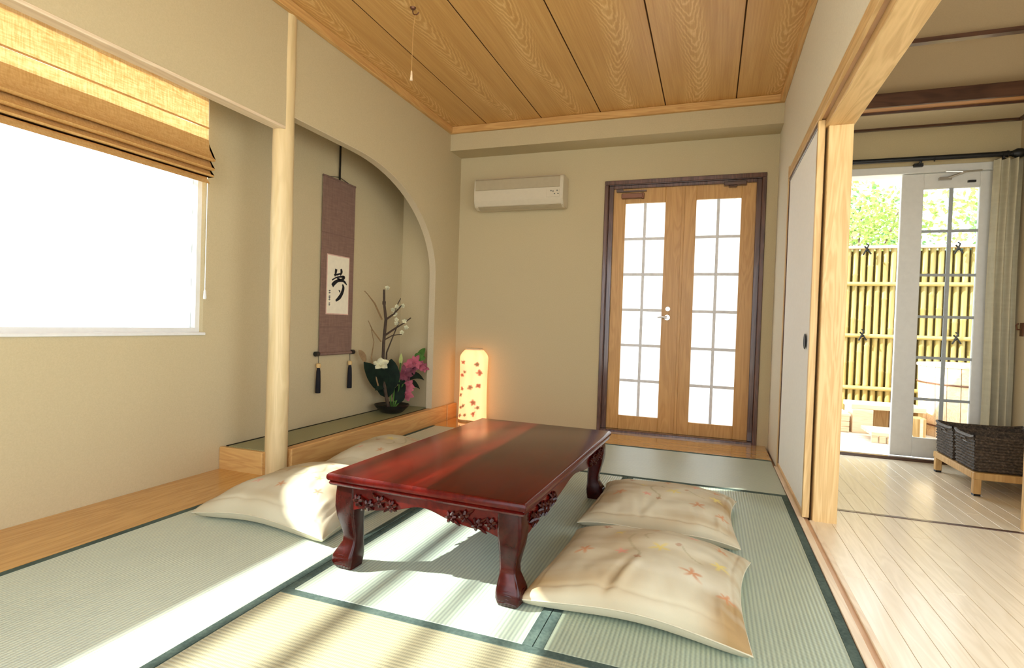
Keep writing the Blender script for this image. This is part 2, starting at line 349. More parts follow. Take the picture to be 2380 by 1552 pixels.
def thing(name, label, cat, loc, group=None):
    o = bpy.data.objects.new(name, None); COL.objects.link(o); o.location = Vector(loc)*S; o.empty_display_size = .1
    return tag(o, label, cat, group)
def struct(o, label=None):
    o['kind'] = 'structure'
    if label: o['label'] = label
    return o
def sroot(name, loc=(0,0,0), label=None):
    o = bpy.data.objects.new(name, None); COL.objects.link(o); o.location = Vector(loc)*S; o.empty_display_size = .1
    return struct(o, label)
def dup(o, parent=None):
    c = o.copy(); COL.objects.link(c)
    if parent is not None: c.parent = parent
    for ch in list(o.children): dup(ch, c)
    return c
def rtree(root, rz):
    root.rotation_euler[2] = rz; return root

# ================================================================= THE SETTING
ZC = 2.95; YB = 5.28; XL = -2.97; XA = -2.54; XR = .5
# floor base
fl = struct(MB().box(-3.1, 2.32, -1.7, 5.45, -.09, -.045).build('floor', 'groove', world=True), 'floor under mats, boards and planks')
bx('board', 'board_y', XL, -2.486, -1.6, 2.72, -.045, 0, fl, .003)['label'] = 'long glossy honey coloured floor board below the window'
bx('board', 'board_x', -2.49, XR-.02, 4.712, YB+.02, -.045, .0, fl, .003)['label'] = 'glossy honey coloured floor board before the double doors'
bx('threshold', 'pale_y', .478, .508, -1.6, 4.52, -.045, .004, fl, .002); bx('threshold_groove', 'groove', .508, .53, -1.6, 4.52, -.045, -.004, fl)
bx('threshold', 'pale_y', .53, .552, -1.6, 3.3, -.045, .004, fl, .002)
cols = 19; pw = (2.17-.552)/cols
for i in range(cols):
    x0 = .552+i*pw
    for (ya, yb) in ((-1.6, 3.565), (3.59, YB-.04)):
        cuts = [ya]; y = ya+.25+((i*37) % 10)*.13
        while y < yb-.3: cuts.append(y); y += 1.32+((i*13) % 5)*.07
        cuts.append(yb)
        for a, b in zip(cuts, cuts[1:]):
            bx('plank', 'plank', x0+.0005, x0+pw-.0005, a+.0005, b-.0005, -.045, 0, fl, .001)
bx('floor_strip', 'dark', .66, 2.17, 3.565, 3.59, -.045, .003, fl)['label'] = 'dark strip across the plank floor'
# wall_left with the window opening (y -.1..2.56, z .88..2.3)
m = MB()
m.box(-3.09, XL, -1.7, -1.2, -.09, 3.05).box(-3.09, XL, 2.56, 5.3, -.09, 3.05).box(-3.09, XL, -1.2, 2.56, -.09, .88).box(-3.09, XL, -1.2, 2.56, 2.44, 3.05)
wl = struct(m.build('wall_left', 'wall', world=True), 'beige plaster wall with the wide window, running back into the alcove')
# dropped wall above, log post, soffit board
wh = struct(MB().box(-2.60, XA, -1.6, 2.79, 2.183, 3.0).build('wall_upper_left', 'wall', world=True), 'beige plaster wall hanging in front of the blind')
bx('lintel_board', 'pale_y', -2.612, XA+.004, -1.6, 2.75, 2.166, 2.184, wh, .002)['label'] = 'board under the hanging wall, paled for the window light'  # pale colour stands in for window light from below
pm = MB(); rings = []
for i in range(26):
    z = -.02+i*(2.97/25); r = .067-.003*z/2.9+.0014*math.sin(z*5.1)+.001*math.sin(z*13)
    rings.append([(-2.588+r*math.cos(a)+.003*math.sin(z*1.7), 2.79+r*math.sin(a), z) for a in [2*math.pi*k/24 for k in range(24)]])
struct(pm.loft(rings).build('trim_5', 'post_log', None, (-2.588, 2.79, 0), True, world=True), 'round peeled log post of the alcove')
# alcove arch wall (trim around an elliptical opening)
def ell(n=22):
    pts = []
    for i in range(n+1):
        t = math.pi/2*i/n; pts.append((3.50+1.285*math.sin(t), 1.43+.838*math.cos(t)))
    return pts
E_ = [(2.79, 2.268)] + ell() + [(4.785, .14)]
m = MB(); b = len(m.v); N = len(E_)
outer = [(p[0], 3.0) if p[1] > 1.5 else (5.3, p[1]) for p in E_]
outer = []
for (y, z) in E_:
    outer.append((y, 3.0))
# wall surface as vertical strips above the opening + solid block right of it
for X in (XA, -2.60):
    for (y, z) in E_[:-1]: m.v.append((X, y, z))
    for (y, z) in E_[:-1]: m.v.append((X, y, 3.0))
k = N-1
for o_ in (0, 2*k):
    for i in range(k-1): m.f.append((o_+i, o_+i+1, o_+k+i+1, o_+k+i))
for i in range(k-1): m.f.append((i, i+1, 2*k+i+1, 2*k+i))
m.box(-2.60, XA, 4.785, 5.3, .135, 3.0)
wa = struct(m.build('wall_alcove', 'wall', world=True, smooth=False), 'beige plaster wall with the curved arch opening of the alcove')
# arch edge lining, slightly paler
m = MB()
rings = []
for i, (y, z) in enumerate(E_):
    p = Vector((0, y, z)); a = Vector((0, *E_[max(i-1, 0)])); c = Vector((0, *E_[min(i+1, N-1)])); t = (c-a).normalized(); nr = Vector((0, -t.z, t.y))
    if nr.z > 0 or nr.y > 0: nr = -nr
    q = p+nr*.006
    rings.append([(-2.602, y, z), (XA+.002, y, z), (XA+.002, q.y, q.z), (-2.602, q.y, q.z)])
m.loft(rings).build('arch_edge', 'kwall', wa, world=True)
struct(MB().box(XL, -2.60, 4.87, 4.95, .1, 3.0).build('wall_alcove_side', 'wall', world=True), 'beige plaster end wall of the alcove')
struct(MB().box(XL, -2.60, 2.66, 4.9, 2.62, 2.66).build('ceiling_alcove', 'trim_y', world=True), 'board ceiling of the alcove')
fa = struct(bx('floor_alcove', 'dark', XL, -2.586, 2.735, 4.87, -.02, .096), 'raised floor of the alcove')
bx('sill_beam', 'kamachi', -2.585, -2.512, 2.845, 5.06, -.02, .146, wa, .006)['label'] = 'thick front beam of the raised alcove floor'
bx('sill_beam', 'kamachi', -2.585, -2.505, 5.063, 5.28, -.02, .146, wa, .006)
bx('end_board', 'kamachi_x', XL, -2.615, 2.70, 2.735, -.02, .142, fa, .006)
# back wall with two door openings
m = MB()
m.box(-3.09, -1.0, YB, 5.43, -.09, 3.05).box(.405, .72, YB, 5.43, -.09, 3.05).box(2.07, 2.32, YB, 5.43, -.09, 3.05).box(-1.0, .405, YB, 5.43, 2.385, 3.05).box(.72, 2.07, YB, 5.43, 2.35, 3.05)
wb = struct(m.build('wall_back', 'wall', world=True), 'beige plaster wall with the double doors')
struct(MB().box(XA, XR, 5.02, YB, 2.72, 2.97).build('trim_6', 'wall', world=True), 'plastered beam along the top of the back wall')
# right wall: over the lintel, the short piece beyond the sliding panel, the backing behind it
m = MB().box(.5, .58, -1.6, YB, 2.2, 3.05).box(.5, .58, 4.55, YB, -.02, 2.2)
wr = struct(m.build('wall_right', 'wallr', world=True), 'plaster wall over the sliding panel and the lintel')
MB().box(.545, .66, 3.4, YB, -.02, 2.72).box(.58, .66, -1.6, 3.4, 2.3, 2.72).build('room_side_wall', 'kwall', wr, world=True)
bx('lintel', 'cyp_y', .494, .512, -1.6, 4.52, 2.135, 2.205, wr, .002); bx('lintel_groove', 'groove', .512, .534, -1.6, 4.52, 2.145, 2.2, wr)
bx('lintel', 'cyp_y', .534, .668, -1.6, 3.40, 2.10, 2.31, wr, .003)
bx('post', 'cyp_z', .545, .66, 3.3, 3.4, -.02, 2.10, wr, .003)['label'] = 'square cypress post beside the plank room'
bx('jamb', 'cyp_z', .496, .53, 4.52, 4.548, 0, 2.23, wr, .002)
# wall behind the lens, with large openings to the garden
m = MB().box(-3.09, -2.3, -1.75, -1.62, -.09, 3.05).box(.3, .75, -1.75, -1.62, -.09, 3.05).box(2.1, 2.32, -1.75, -1.62, -.09, 3.05).box(-2.3, .3, -1.75, -1.62, 2.45, 3.05).box(.75, 2.1, -1.75, -1.62, 2.45, 3.05).box(-2.3, .3, -1.75, -1.62, -.09, .1).box(.75, 2.1, -1.75, -1.62, -.09, .1)
struct(m.build('wall_front', 'wall', world=True), 'plaster wall with garden openings behind the viewer')
struct(MB().box(2.17, 2.32, -1.7, -1.2, -.09, 3.05).box(2.17, 2.32, 2.6, 5.43, -.09, 3.05).box(2.17, 2.32, -1.2, 2.6, 2.3, 3.05).box(2.17, 2.32, -1.2, 2.6, -.09, .1).build('wall_kitchen_side', 'kwall', world=True), 'cream wall of the plank room')
# ceilings
ce = struct(MB().box(-3.09, 2.32, -1.75, 5.43, 2.985, 3.06).build('ceiling', 'dark', world=True), 'ceiling of wide cedar boards')
seams = [-2.55, -2.145, -1.58, -1.02, -.447, .127, .5]
for a, b in zip(seams, seams[1:]):
    cx = (a+b)/2
    if a < -2.4: cx = b-.2825
    elif b > .45: cx = a+.2825
    MB().box(a-cx+.0045, b-cx-.0045, -3.3, 3.4, 0, .02).build('board', 'ceil', ce, (cx, 1.68, ZC), bevel=.002)
struct(MB().box(-2.55, .5, -1.62, 5.05, ZC+.004, ZC+.03).build('trim_1', 'seam', world=True), 'dark joints between the ceiling boards')
t2 = struct(bx('trim_2', 'trim_y', XA, XA+.035, -1.6, 4.985, 2.885, 2.949, bevel=.003), 'wooden crown moulding along the left wall')
struct(bx('trim_3', 'trim_x', XA, XR, 4.985, 5.02, 2.885, 2.949, bevel=.003), 'wooden crown moulding along the back wall')
struct(bx('trim_4', 'trim_y', XR-.035, XR, -1.6, 4.985, 2.885, 2.949, bevel=.003), 'wooden crown moulding along the right wall')
ck = struct(MB().box(.58, 2.17, -1.62, YB, 2.70, 2.74).build('ceiling_kitchen', 'kceil', world=True), 'papered ceiling of the plank room')
bx('beam', 'beam', .66, 2.17, 4.545, 4.66, 2.615, 2.70, ck, .003)['label'] = 'red brown beam across the plank room ceiling'
bx('batten', 'dark', .66, 2.17, 4.53, 4.55, 2.605, 2.70, ck); bx('batten', 'dark', .66, 2.17, 4.655, 4.67, 2.60, 2.70, ck)  # dark strip along the beam's front stands in for its shadow
bx('lit_ceiling_panel', 'kwall', .66, 2.17, 4.67, 5.25, 2.692, 2.702, ck); bx('batten', 'dark', .66, 2.17, 3.745, 3.785, 2.675, 2.70, ck); bx('batten', 'dark', .66, 2.17, 5.25, YB, 2.675, 2.70, ck)  # last bay's paler panel carries the light from the glazed door
bx('batten', 'dark', .66, 2.17, 2.7, 2.74, 2.675, 2.70, ck); bx('batten', 'dark', 2.14, 2.17, 3.7, 5.26, 2.675, 2.70, ck)

# window_1 ---------------------------------------------------------------
w1 = sroot('window_1', (-3.03, 1.23, .88), 'wide bright window in the left wall')
fr = MB(); y0, y1, z0, z1 = -1.2, 2.56, .88, 2.44
fr.box(-3.06, -3.0, y0, y1, z0+.004, z0+.03).box(-3.06, -3.0, y0, y1, z1-.03, z1).box(-3.06, -3.0, y0, y0+.03, z0+.03, z1-.03).box(-3.06, -3.0, y1-.03, y1, z0+.03, z1-.03).box(-3.055, -3.02, -.10, -.065, z0+.03, z1-.03)
fr.build('frame', 'white', w1, world=True)
MB().box(-3.032, -3.028, y0+.03, -.1, z0+.03, z1-.03).build('pane', 'glass', w1, world=True)
MB().box(-3.042, -3.038, -.065, y1-.03, z0+.03, z1-.03).build('pane', 'glass', w1, world=True)
MB().box(-3.0, XL+.012, y0-.02, y1+.012, z0-.014, z0+.004).build('sill', 'white', w1, world=True, bevel=.003)
# unseen rails and beam added outside the window to stripe the mats with shadow
rl = thing('shadow_rails', 'white shadow-casting rails added outside the wide window, hidden from view by the blind', 'shadow_rails', (-5.5, 1.0, -.3))
for xr, zr in ((-5.50, 2.985), (-5.52, 3.02), (-5.50, 3.20), (-5.5, 3.225), (-5.50, 3.44), (-5.5, 3.62)):
    MB().box(xr-.018, xr+.018, -3.2, 2.6, zr-.011, zr+.011).build('rail', 'white', rl, world=True)
MB().box(-5.53, -5.47, -3.2, 2.6, 2.50, 2.80).build('beam', 'white', rl, world=True)
for yy in (-3.2, 2.6): MB().box(-5.55, -5.45, yy-.05, yy+.05, -.3, 3.7).build('post', 'white', rl, world=True)

# door_1 : the amber double doors -----------------------------------------
d1 = sroot('door_1', (-.3, YB, 0), 'amber wooden double doors with frosted panes')
K = 1.0
m = MB(); cx0, cx1, cz = -1.006, .410, 2.392
m.box(cx0, cx0+.035, 5.262, 5.40, -.01, cz-.04).box(cx1-.035, cx1, 5.262, 5.40, -.01, cz-.04).box(cx0, cx1, 5.262, 5.40, cz-.04, cz).box(cx0+.035, cx1-.035, 5.264, 5.40, -.01, .022)
m.build('casing', 'dark_z', d1, world=True, bevel=.004)
def leaf(x0, x1, gx0, gx1, gz0, gz1, rows=6):
    ya, yb = 5.335, 5.375
    m = MB().box(x0, gx0, ya, yb, .022, 2.352).box(gx1, x1, ya, yb, .022, 2.352).box(gx0, gx1, ya, yb, .022, gz0).box(gx0, gx1, ya, yb, gz1, 2.352)
    L = m.build('door_leaf', 'door', d1, (0, 0, 0), world=True, bevel=.003)
    gw = .026
    xs = [gx0, (gx0+gx1)/2, gx1]; zs = [gz0+(gz1-gz0)*i/rows for i in range(rows+1)]
    for i in range(2):
        for j in range(rows):
            bx('pane', 'frost', xs[i], xs[i+1], 5.352, 5.358, zs[j], zs[j+1], L)
    bx('muntin', 'muntin', xs[1]-gw/2, xs[1]+gw/2, 5.340, 5.351, gz0, gz1, L)
    for j in range(1, rows): bx('muntin', 'muntin', gx0, gx1, 5.343, 5.353, zs[j]-gw/2, zs[j]+gw/2, L)
    return L
MB().box(-.971, -.926, 5.312, 5.334, .022, 2.352).box(.332, .375, 5.312, 5.334, .022, 2.352).box(-.926, .332, 5.312, 5.334, 2.322, 2.352).build('jamb', 'dark_z', d1, world=True, bevel=.003)
LA = leaf(-.970, -.2885, -.815, -.444, .155, 2.185)
LB = leaf(-.2883, .374, -.170, .213, .140, 2.195)
bx('meeting_strip', 'door', -.297, -.272, 5.326, 5.336, .022, 2.352, LA, .002)
hd = MB().tube([(-.392, 5.335, 1.105), (-.392, 5.29, 1.105)], .011, 10).tube([(-.392, 5.293, 1.105), (-.43, 5.29, 1.108), (-.475, 5.29, 1.104)], [.011, .010, .007], 10)
hd.tube([(-.392, 5.336, 1.105), (-.392, 5.328, 1.105)], .026, 14)
hd.build('handle', 'metal', LA, world=True, smooth=True)['label'] = 'steel lever handle'
MB().tube([(-.388, 5.336, 1.185), (-.388, 5.322, 1.185)], .021, 14).tube([(-.388, 5.322, 1.185), (-.388, 5.316, 1.185)], .012, 10).build('lock', 'metal', LA, world=True, smooth=True)
MB().box(-.85, -.655, 5.29, 5.336, 2.225, 2.272).box(-.665, -.640, 5.296, 5.336, 2.22, 2.276).build('door_closer', 'bronze', LA, world=True, bevel=.004)
MB().box(-.87, -.62, 5.30, 5.325, 2.288, 2.300).box(-.90, -.84, 5.295, 5.335, 2.29, 2.315).build('closer_arm', 'dark', LA, world=True)
MB().box(.06, .25, 5.29, 5.336, 2.30, 2.335).box(.10, .17, 5.285, 5.33, 2.285, 2.30).build('door_closer', 'dark', LB, world=True, bevel=.004)

# door_2 : white glazed door of the plank room -----------------------------
d2 = sroot('door_2', (1.4, YB, 0), 'white glazed door standing half open to the deck')
MB().box(.72, .77, 5.27, 5.43, .022, 2.315).box(2.055, 2.09, 5.27, 5.43, .022, 2.315).box(.72, 2.09, 5.27, 5.43, 2.315, 2.375).build('casing', 'white', d2, world=True, bevel=.003)
bx('sill', 'dark', .72, 2.09, 5.24, 5.30, -.045, .022, d2, .003)
bx('sill', 'white', .72, 2.09, 5.30, 5.45, -.045, .018, d2, .003)
ya, yb = 5.29, 5.33
m = MB().box(1.413, 1.565, ya, yb, .03, 2.312).box(1.935, 2.055, ya, yb, .03, 2.312).box(1.565, 1.935, ya, yb, .03, .185).box(1.565, 1.935, ya, yb, 2.19, 2.312)
L2 = m.build('door_leaf', 'white', d2, world=True, bevel=.004)
zs = [.185+(2.19-.185)*i/6 for i in range(7)]
zs[1:6] = [.50, .835, 1.165, 1.50, 1.85]
for i in range(2):
    for j in range(6): bx('pane', 'glass', 1.565+.185*i, 1.75+.185*i, 5.308, 5.311, zs[j], zs[j+1], L2)
bx('muntin', 'muntin2', 1.738, 1.764, 5.294, 5.307, .185, 2.19, L2)
for j in range(1, 6): bx('muntin', 'muntin2', 1.565, 1.935, 5.296, 5.307, zs[j]-.011, zs[j]+.011, L2)
MB().box(1.85, 1.90, 5.27, 5.29, 2.225, 2.24).build('latch', 'iron', L2, world=True)
MB().tube([(1.93, 5.26, 2.31), (1.80, 5.24, 2.30), (1.70, 5.27, 2.315)], .006, 6).tube([(1.82, 5.245, 2.30), (1.75, 5.25, 2.275), (1.70, 5.28, 2.26)], .008, 6).box(1.66, 1.74, 5.262, 5.29, 2.25, 2.272).build('closer_arm', 'metal', L2, world=True)

# door_3 : the sliding paper panel ------------------------------------------
d3 = sroot('door_3', (.515, 3.9, 0), 'white paper sliding panel in a wooden frame')
bx('panel', 'fusuma', .506, .526, 3.352, 4.50, .03, 2.12, d3)
bx('stile', 'cyp_z', .499, .533, 3.326, 3.356, .006, 2.14, d3, .002); bx('stile', 'dark_z', .5, .533, 4.497, 4.515, .006, 2.14, d3, .002)
bx('rail', 'dark', .5, .533, 3.34, 4.5, 2.112, 2.14, d3, .002); bx('rail', 'cyp_y', .5, .533, 3.34, 4.5, .006, .032, d3, .002)
m = MB().lathe([(.004, 0), (.030, .0), (.034, .003), (.030, .006), (.024, .004), (.004, .002)], n=20)
rg = m.build('pull', 'iron', d3, (-.015, 3.47-3.9, .955), True); rg.rotation_euler = (0, -math.pi/2, 0); rg.scale = (1.35, 1, 1)

# ================================================================= MATS
def mat_thing(x0, x1, y0, y1, axis, label, mat, hb=.035, z=0, heri='heri', group='rush mats on the floor'):
    t = thing('tatami_mat', label, 'tatami mat', ((x0+x1)/2, (y0+y1)/2, z-.045), group)
    g = .0012
    if axis == 'y': bx('mat_surface', mat, x0+g, x1-g, y0+g, y1-g, z-.045, z-.0005, t, .003)
    else: bx('mat_surface', mat, x0+g, x1-g, y0+g, y1-g, z-.045, z-.0005, t, .003)
    if axis == 'y':
        bx('border', heri, x0+g, x0+hb, y0+g, y1-g, z-.04, z+.001, t, .001); bx('border', heri, x1-hb, x1-g, y0+g, y1-g, z-.04, z+.001, t, .001)
    else:
        bx('border', heri, x0+g, x1-g, y0+g, y0+hb, z-.04, z+.001, t, .001); bx('border', heri, x0+g, x1-g, y1-hb, y1-g, z-.04, z+.001, t, .001)
    return t
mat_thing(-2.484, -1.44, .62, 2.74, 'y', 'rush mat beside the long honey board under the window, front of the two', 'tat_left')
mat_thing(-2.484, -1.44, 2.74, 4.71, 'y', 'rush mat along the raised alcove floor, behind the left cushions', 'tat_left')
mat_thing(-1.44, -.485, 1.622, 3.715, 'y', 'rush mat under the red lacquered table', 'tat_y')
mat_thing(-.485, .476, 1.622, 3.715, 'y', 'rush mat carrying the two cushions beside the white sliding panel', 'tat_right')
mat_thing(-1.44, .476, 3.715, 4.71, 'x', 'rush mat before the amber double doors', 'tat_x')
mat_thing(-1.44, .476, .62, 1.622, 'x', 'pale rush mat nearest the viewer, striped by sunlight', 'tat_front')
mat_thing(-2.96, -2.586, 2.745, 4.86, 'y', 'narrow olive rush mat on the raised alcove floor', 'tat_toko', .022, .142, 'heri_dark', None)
# plain mats under and behind the viewer
bx('mat_field', 'tat_y', -2.484, .476, -1.55, .615, -.045, 0, fl)

# ================================================================= LOW TABLE
T = thing('low_table', 'low red lacquered table with carved aprons and curved legs', 'table', (-.975, 2.53, 0))
hx, hy = .423, .742
def rrect(hx, hy, z): return [(-hx, -hy, z), (hx, -hy, z), (hx, hy, z), (-hx, hy, z)]
rings = [rrect(hx-.03, hy-.03, .334), rrect(hx-.012, hy-.012, .336), rrect(hx-.006, hy-.006, .346), rrect(hx-.012, hy-.012, .352), rrect(hx-.002, hy-.002, .357),
         rrect(hx, hy, .366), rrect(hx-.001, hy-.001, .376), rrect(hx-.006, hy-.006, .383), rrect(hx-.014, hy-.014, .3855)]
MB().loft(rings).build('tabletop', 'lacq', T, bevel=.002, seg=2, smooth=True)
def apron(L, fn):
    n = 48; top = .334; pts = []
    for i in range(n+1):
        u = -1+2*i/n; a = abs(u)
        z = .252 + .006*math.cos(a*math.pi*3.0) + (.042*(1-(a/.62)**2)**1.3 if a < .62 else 0) + (-.010*((a-.8)/.2) if a > .8 else 0)
        pts.append((u*L, z))
    return pts
def apron_mesh(L, off, along):
    p = apron(L, None); m = MB(); n = len(p); th = .022
    P = (lambda u, z, d: (u, d, z)) if along == 'x' else (lambda u, z, d: (d, u, z))
    s_ = 1 if off > 0 else -1
    rings = [[P(u, z, off), P(u, z, off-s_*th), P(u, .336, off-s_*th), P(u, .336, off)] for u, z in p]
    return m.loft(rings)
ax_, ay_ = hx-.028, hy-.028
apron_mesh(ax_-.05, -ay_, 'x').build('apron', 'lacq', T, bevel=.0015); apron_mesh(ax_-.05, ay_, 'x').build('apron', 'lacq', T, bevel=.0015)
apron_mesh(ay_-.05, ax_, 'y').build('apron', 'lacq', T, bevel=.0015); apron_mesh(ay_-.05, -ax_, 'y').build('apron', 'lacq', T, bevel=.0015)
def carving(u0, u1, off, along, seed):
    rnd = random.Random(seed); m = MB(); s_ = 1 if off > 0 else -1
    P = (lambda u, z, d: Vector((u, d, z))) if along == 'x' else (lambda u, z, d: Vector((d, u, z)))
    d = off+s_*.001; nb = max(3, int(abs(u1-u0)/.042))
    for i in range(nb):                       # a flower: raised petals round a bead, with curling leaves between
        uc = u0+(u1-u0)*(i+.5)/nb; zc = .288+.012*math.sin(i*2.1); r = .020
        for k in range(6):
            a = k*math.pi/3+rnd.random()*.4; q = P(uc+math.cos(a)*r, zc+math.sin(a)*r, d+s_*.004)
            m.tube([P(uc, zc, d), P(uc+math.cos(a)*r*.55, zc+math.sin(a)*r*.55, d+s_*.008), q, P(uc+math.cos(a)*r*1.3, zc+math.sin(a)*r*1.3, d-s_*.001)], [.004, .0075, .006, .001], 5)
        m.tube([P(uc, zc, d-s_*.002), P(uc, zc, d+s_*.010)], [.008, .004], 7)
        if i < nb-1:
            un = uc+(u1-u0)/nb*.5
            for sg in (-1, 1):
                m.tube([P(uc, zc+sg*.004, d), P(un, zc+sg*.018, d+s_*.007), P(un+.012*(1 if u1 > u0 else -1), zc+sg*.028, d+s_*.002)], [.005, .0065, .002], 5)
    return m
for s_ in (-1, 1):
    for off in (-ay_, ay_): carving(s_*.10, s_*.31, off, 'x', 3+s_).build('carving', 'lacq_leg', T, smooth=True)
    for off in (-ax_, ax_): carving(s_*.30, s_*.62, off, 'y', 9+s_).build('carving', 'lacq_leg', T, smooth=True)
def leg_mesh(sx, sy):
    prof = [(.336, .054, 0), (.29, .056, .002), (.25, .054, .004), (.21, .048, .003), (.17, .041, -.002), (.13, .036, -.007), (.105, .037, -.006), (.08, .046, .0), (.055, .055, .006), (.03, .056, .008), (.012, .050, .006), (0, .044, .003)]
    cx, cy = sx*(ax_-.046), sy*(ay_-.046); rings = []
    for z, h, o in prof:
        h *= .86
        px, py = cx+sx*o, cy+sy*o; r = h*.28; ring = []
        for qx, qy, a0 in ((1, 1, 0), (-1, 1, 90), (-1, -1, 180), (1, -1, 270)):
            for k in range(4):
                a = math.radians(a0+k*30); ring.append((px+qx*(h-r)+r*math.cos(a), py+qy*(h-r)+r*math.sin(a), z))
        rings.append(ring)
    return MB().loft(rings)
for sx in (-1, 1):
    for sy in (-1, 1):
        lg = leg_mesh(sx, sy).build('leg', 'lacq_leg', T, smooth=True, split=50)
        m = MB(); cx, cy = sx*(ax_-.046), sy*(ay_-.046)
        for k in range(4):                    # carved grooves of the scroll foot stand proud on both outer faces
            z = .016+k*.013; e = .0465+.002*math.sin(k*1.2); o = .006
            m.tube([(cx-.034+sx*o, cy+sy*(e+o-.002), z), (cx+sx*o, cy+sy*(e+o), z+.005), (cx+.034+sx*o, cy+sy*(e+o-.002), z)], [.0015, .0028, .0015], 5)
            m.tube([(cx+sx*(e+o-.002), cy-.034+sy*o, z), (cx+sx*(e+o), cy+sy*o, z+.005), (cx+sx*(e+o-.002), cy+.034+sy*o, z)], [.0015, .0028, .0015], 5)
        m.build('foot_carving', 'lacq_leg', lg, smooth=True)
T.rotation_euler[2] = math.radians(-1.5)

# ================================================================= CUSHIONS
CREAM = Vector((.51, .47, .345)); TAN = Vector((.31, .20, .085)); PALE = Vector((.61, .58, .46))
def cushion_color(u, v, rnd, flowers, vines):
    n = mnoise.noise(Vector((u*1.3+rnd, v*1.3, rnd)))*.5+.5; n2 = mnoise.noise(Vector((u*.7, v*5+rnd, 4.1)))*.5+.5
    e = max(0, (abs(u)-.55)/.45)*.75*(.35+1.1*n)
    k = min(1, max(0, (n-.45)*2.6)*.7+e*.8+max(0, n2-.55)*1.0)
    c = CREAM.lerp(TAN, k)
    if n2 < .45: c = c.lerp(PALE, (.45-n2)*2)
    for (fx, fy, R, col, ph) in flowers:
        dx, dy = u-fx, v-fy; r = math.hypot(dx, dy)
        if r < R:
            a = math.atan2(dy, dx)+ph; pet = R*(.22+.75*abs(math.cos(2.5*a))**1.6)*(.8+.5*mnoise.noise(Vector((u*9, v*9, 3))))
            if r < pet: c = c.lerp(Vector(col), .72*(1-(r/pet)**3)+.1)
    for (x0, y0, x1, y1, b, wd, col) in vines:
        # distance to a bowed segment
        L = math.hypot(x1-x0, y1-y0); tx, ty = (x1-x0)/L, (y1-y0)/L
        s_ = (u-x0)*tx+(v-y0)*ty
        if 0 < s_ < L:
            d = -(u-x0)*ty+(v-y0)*tx-b*math.sin(math.pi*s_/L)
            if abs(d) < wd: c = c.lerp(Vector(col), .55)
    return c
OR, PK, YL, BR, GN = (.46, .17, .06), (.62, .26, .20), (.60, .48, .12), (.32, .13, .07), (.30, .27, .16)
FLW = [(-.62, -.30, .13, OR, 0), (-.22, -.28, .12, PK, .6), (.16, -.05, .15, YL, .2), (.52, -.42, .17, OR, .9), (.78, .02, .14, YL, .4), (-.35, .28, .10, YL, 1), (-.55, .55, .10, BR, .3), (.02, .62, .10, OR, .2), (.45, .55, .10, PK, .5), (.84, -.55, .12, OR, .1), (.75, .55, .12, OR, .6)]
VIN = [(-.1, -.15, -.15, .25, .07, .016, GN), (.02, .1, .05, .36, .08, .016, GN), (-.12, -.15, -.05, -.45, .06, .013, GN), (.38, .12, .62, -.1, -.05, .013, GN), (-.02, -.42, -.05, -.35, 0, .03, BR), (.33, .08, .36, .16, 0, .025, BR)]
def cushion(label, cx, cy, hxs, hys, H, rot, seed, flip=False, zs0=.05, fold=1):
    t = thing('floor_cushion', label, 'cushion', (cx, cy, 0), 'floor cushions round the low table')
    m = MB()
    def pt(u, v, top):
        pu, pv = 1-.10*(1-v*v), 1-.10*(1-u*u)
        x, y = u*hxs*pu, v*hys*pv
        q = max(0, (1-abs(u)**2.2))*max(0, (1-abs(v)**2.2))
        wr = mnoise.noise(Vector((u*9+v*3, v*2+seed, 7)))*.004*max(0, -v)+mnoise.noise(Vector((u*2.2+seed, v*2.2, seed*1.7)))*.012+mnoise.noise(Vector((u*5+seed, v*5, 2)))*.004
        wr += fold*.011*math.exp(-((u+.08-.25*(v+.7))/.05)**2)*math.exp(-((v+.75)/.25)**2)-fold*.013*math.exp(-((u+.18-.25*(v+.7))/.045)**2)*math.exp(-((v+.75)/.28)**2)
        wr += .008*math.exp(-((u-.78)/.04)**2)*math.exp(-((v+.8)/.25)**2)
        zs = zs0-.016*(abs(u*v))**3+.006*math.sin(u*4+seed)
        if top:
            ed = max(abs(u), abs(v)); gr = -.004*math.exp(-((ed-.90)/.022)**2)
            return (x, y, zs+H*q**.42+(wr+gr)*min(1, q*8))
        return (x, y, max(.001, zs-(zs0+.012)*q**.25))
    def spread(i):
        a = -1+2*i/n; return math.sin(a*math.pi/2)*.35+a*.65
    for top, n in ((True, 150), (False, 50)):
        b = len(m.v)
        for j in range(n+1):
            for i in range(n+1):
                u, v = spread(i), spread(j); m.v.append(pt(u, v, top))
                uu, vv = (-u, -v) if flip else (u, v)
                m.c.append(tuple(cushion_color(uu, vv, seed, FLW, VIN)) if top else tuple(CREAM))
        for j in range(n):
            for i in range(n):
                a = b+j*(n+1)+i; f = (a, a+1, a+n+2, a+n+1); m.f.append(f if top else f[::-1])
    o = m.build('cover', 'cushion', t, smooth=True, split=70)
    s_ = MB(); P = []
    for k in range(4*24):
        sgm, tt = k//24, -1+2*(k % 24)/24
        u, v = ((tt, -1), (1, tt), (-tt, 1), (-1, -tt))[sgm]; P.append(pt(u, v, True))
    s_.tube(P+[P[0]], .0028, 5, False); ss = s_.build('seam', 'curtain', t, smooth=True)
    t.rotation_euler[2] = rot; return t
cushion('cream floral cushion lying nearest the viewer, right of the table', -.205, 2.165, .378, .362, .12, math.radians(-3), 1.3)
cushion('cream floral cushion behind the nearest one, right of the table', -.205, 2.99, .37, .36, .105, math.radians(-1), 5.1, fold=.15)
cushion('sunlit cream cushion at the table\'s near left corner', -1.94, 2.36, .40, .385, .15, math.radians(-2), 8.4, True, fold=.1)
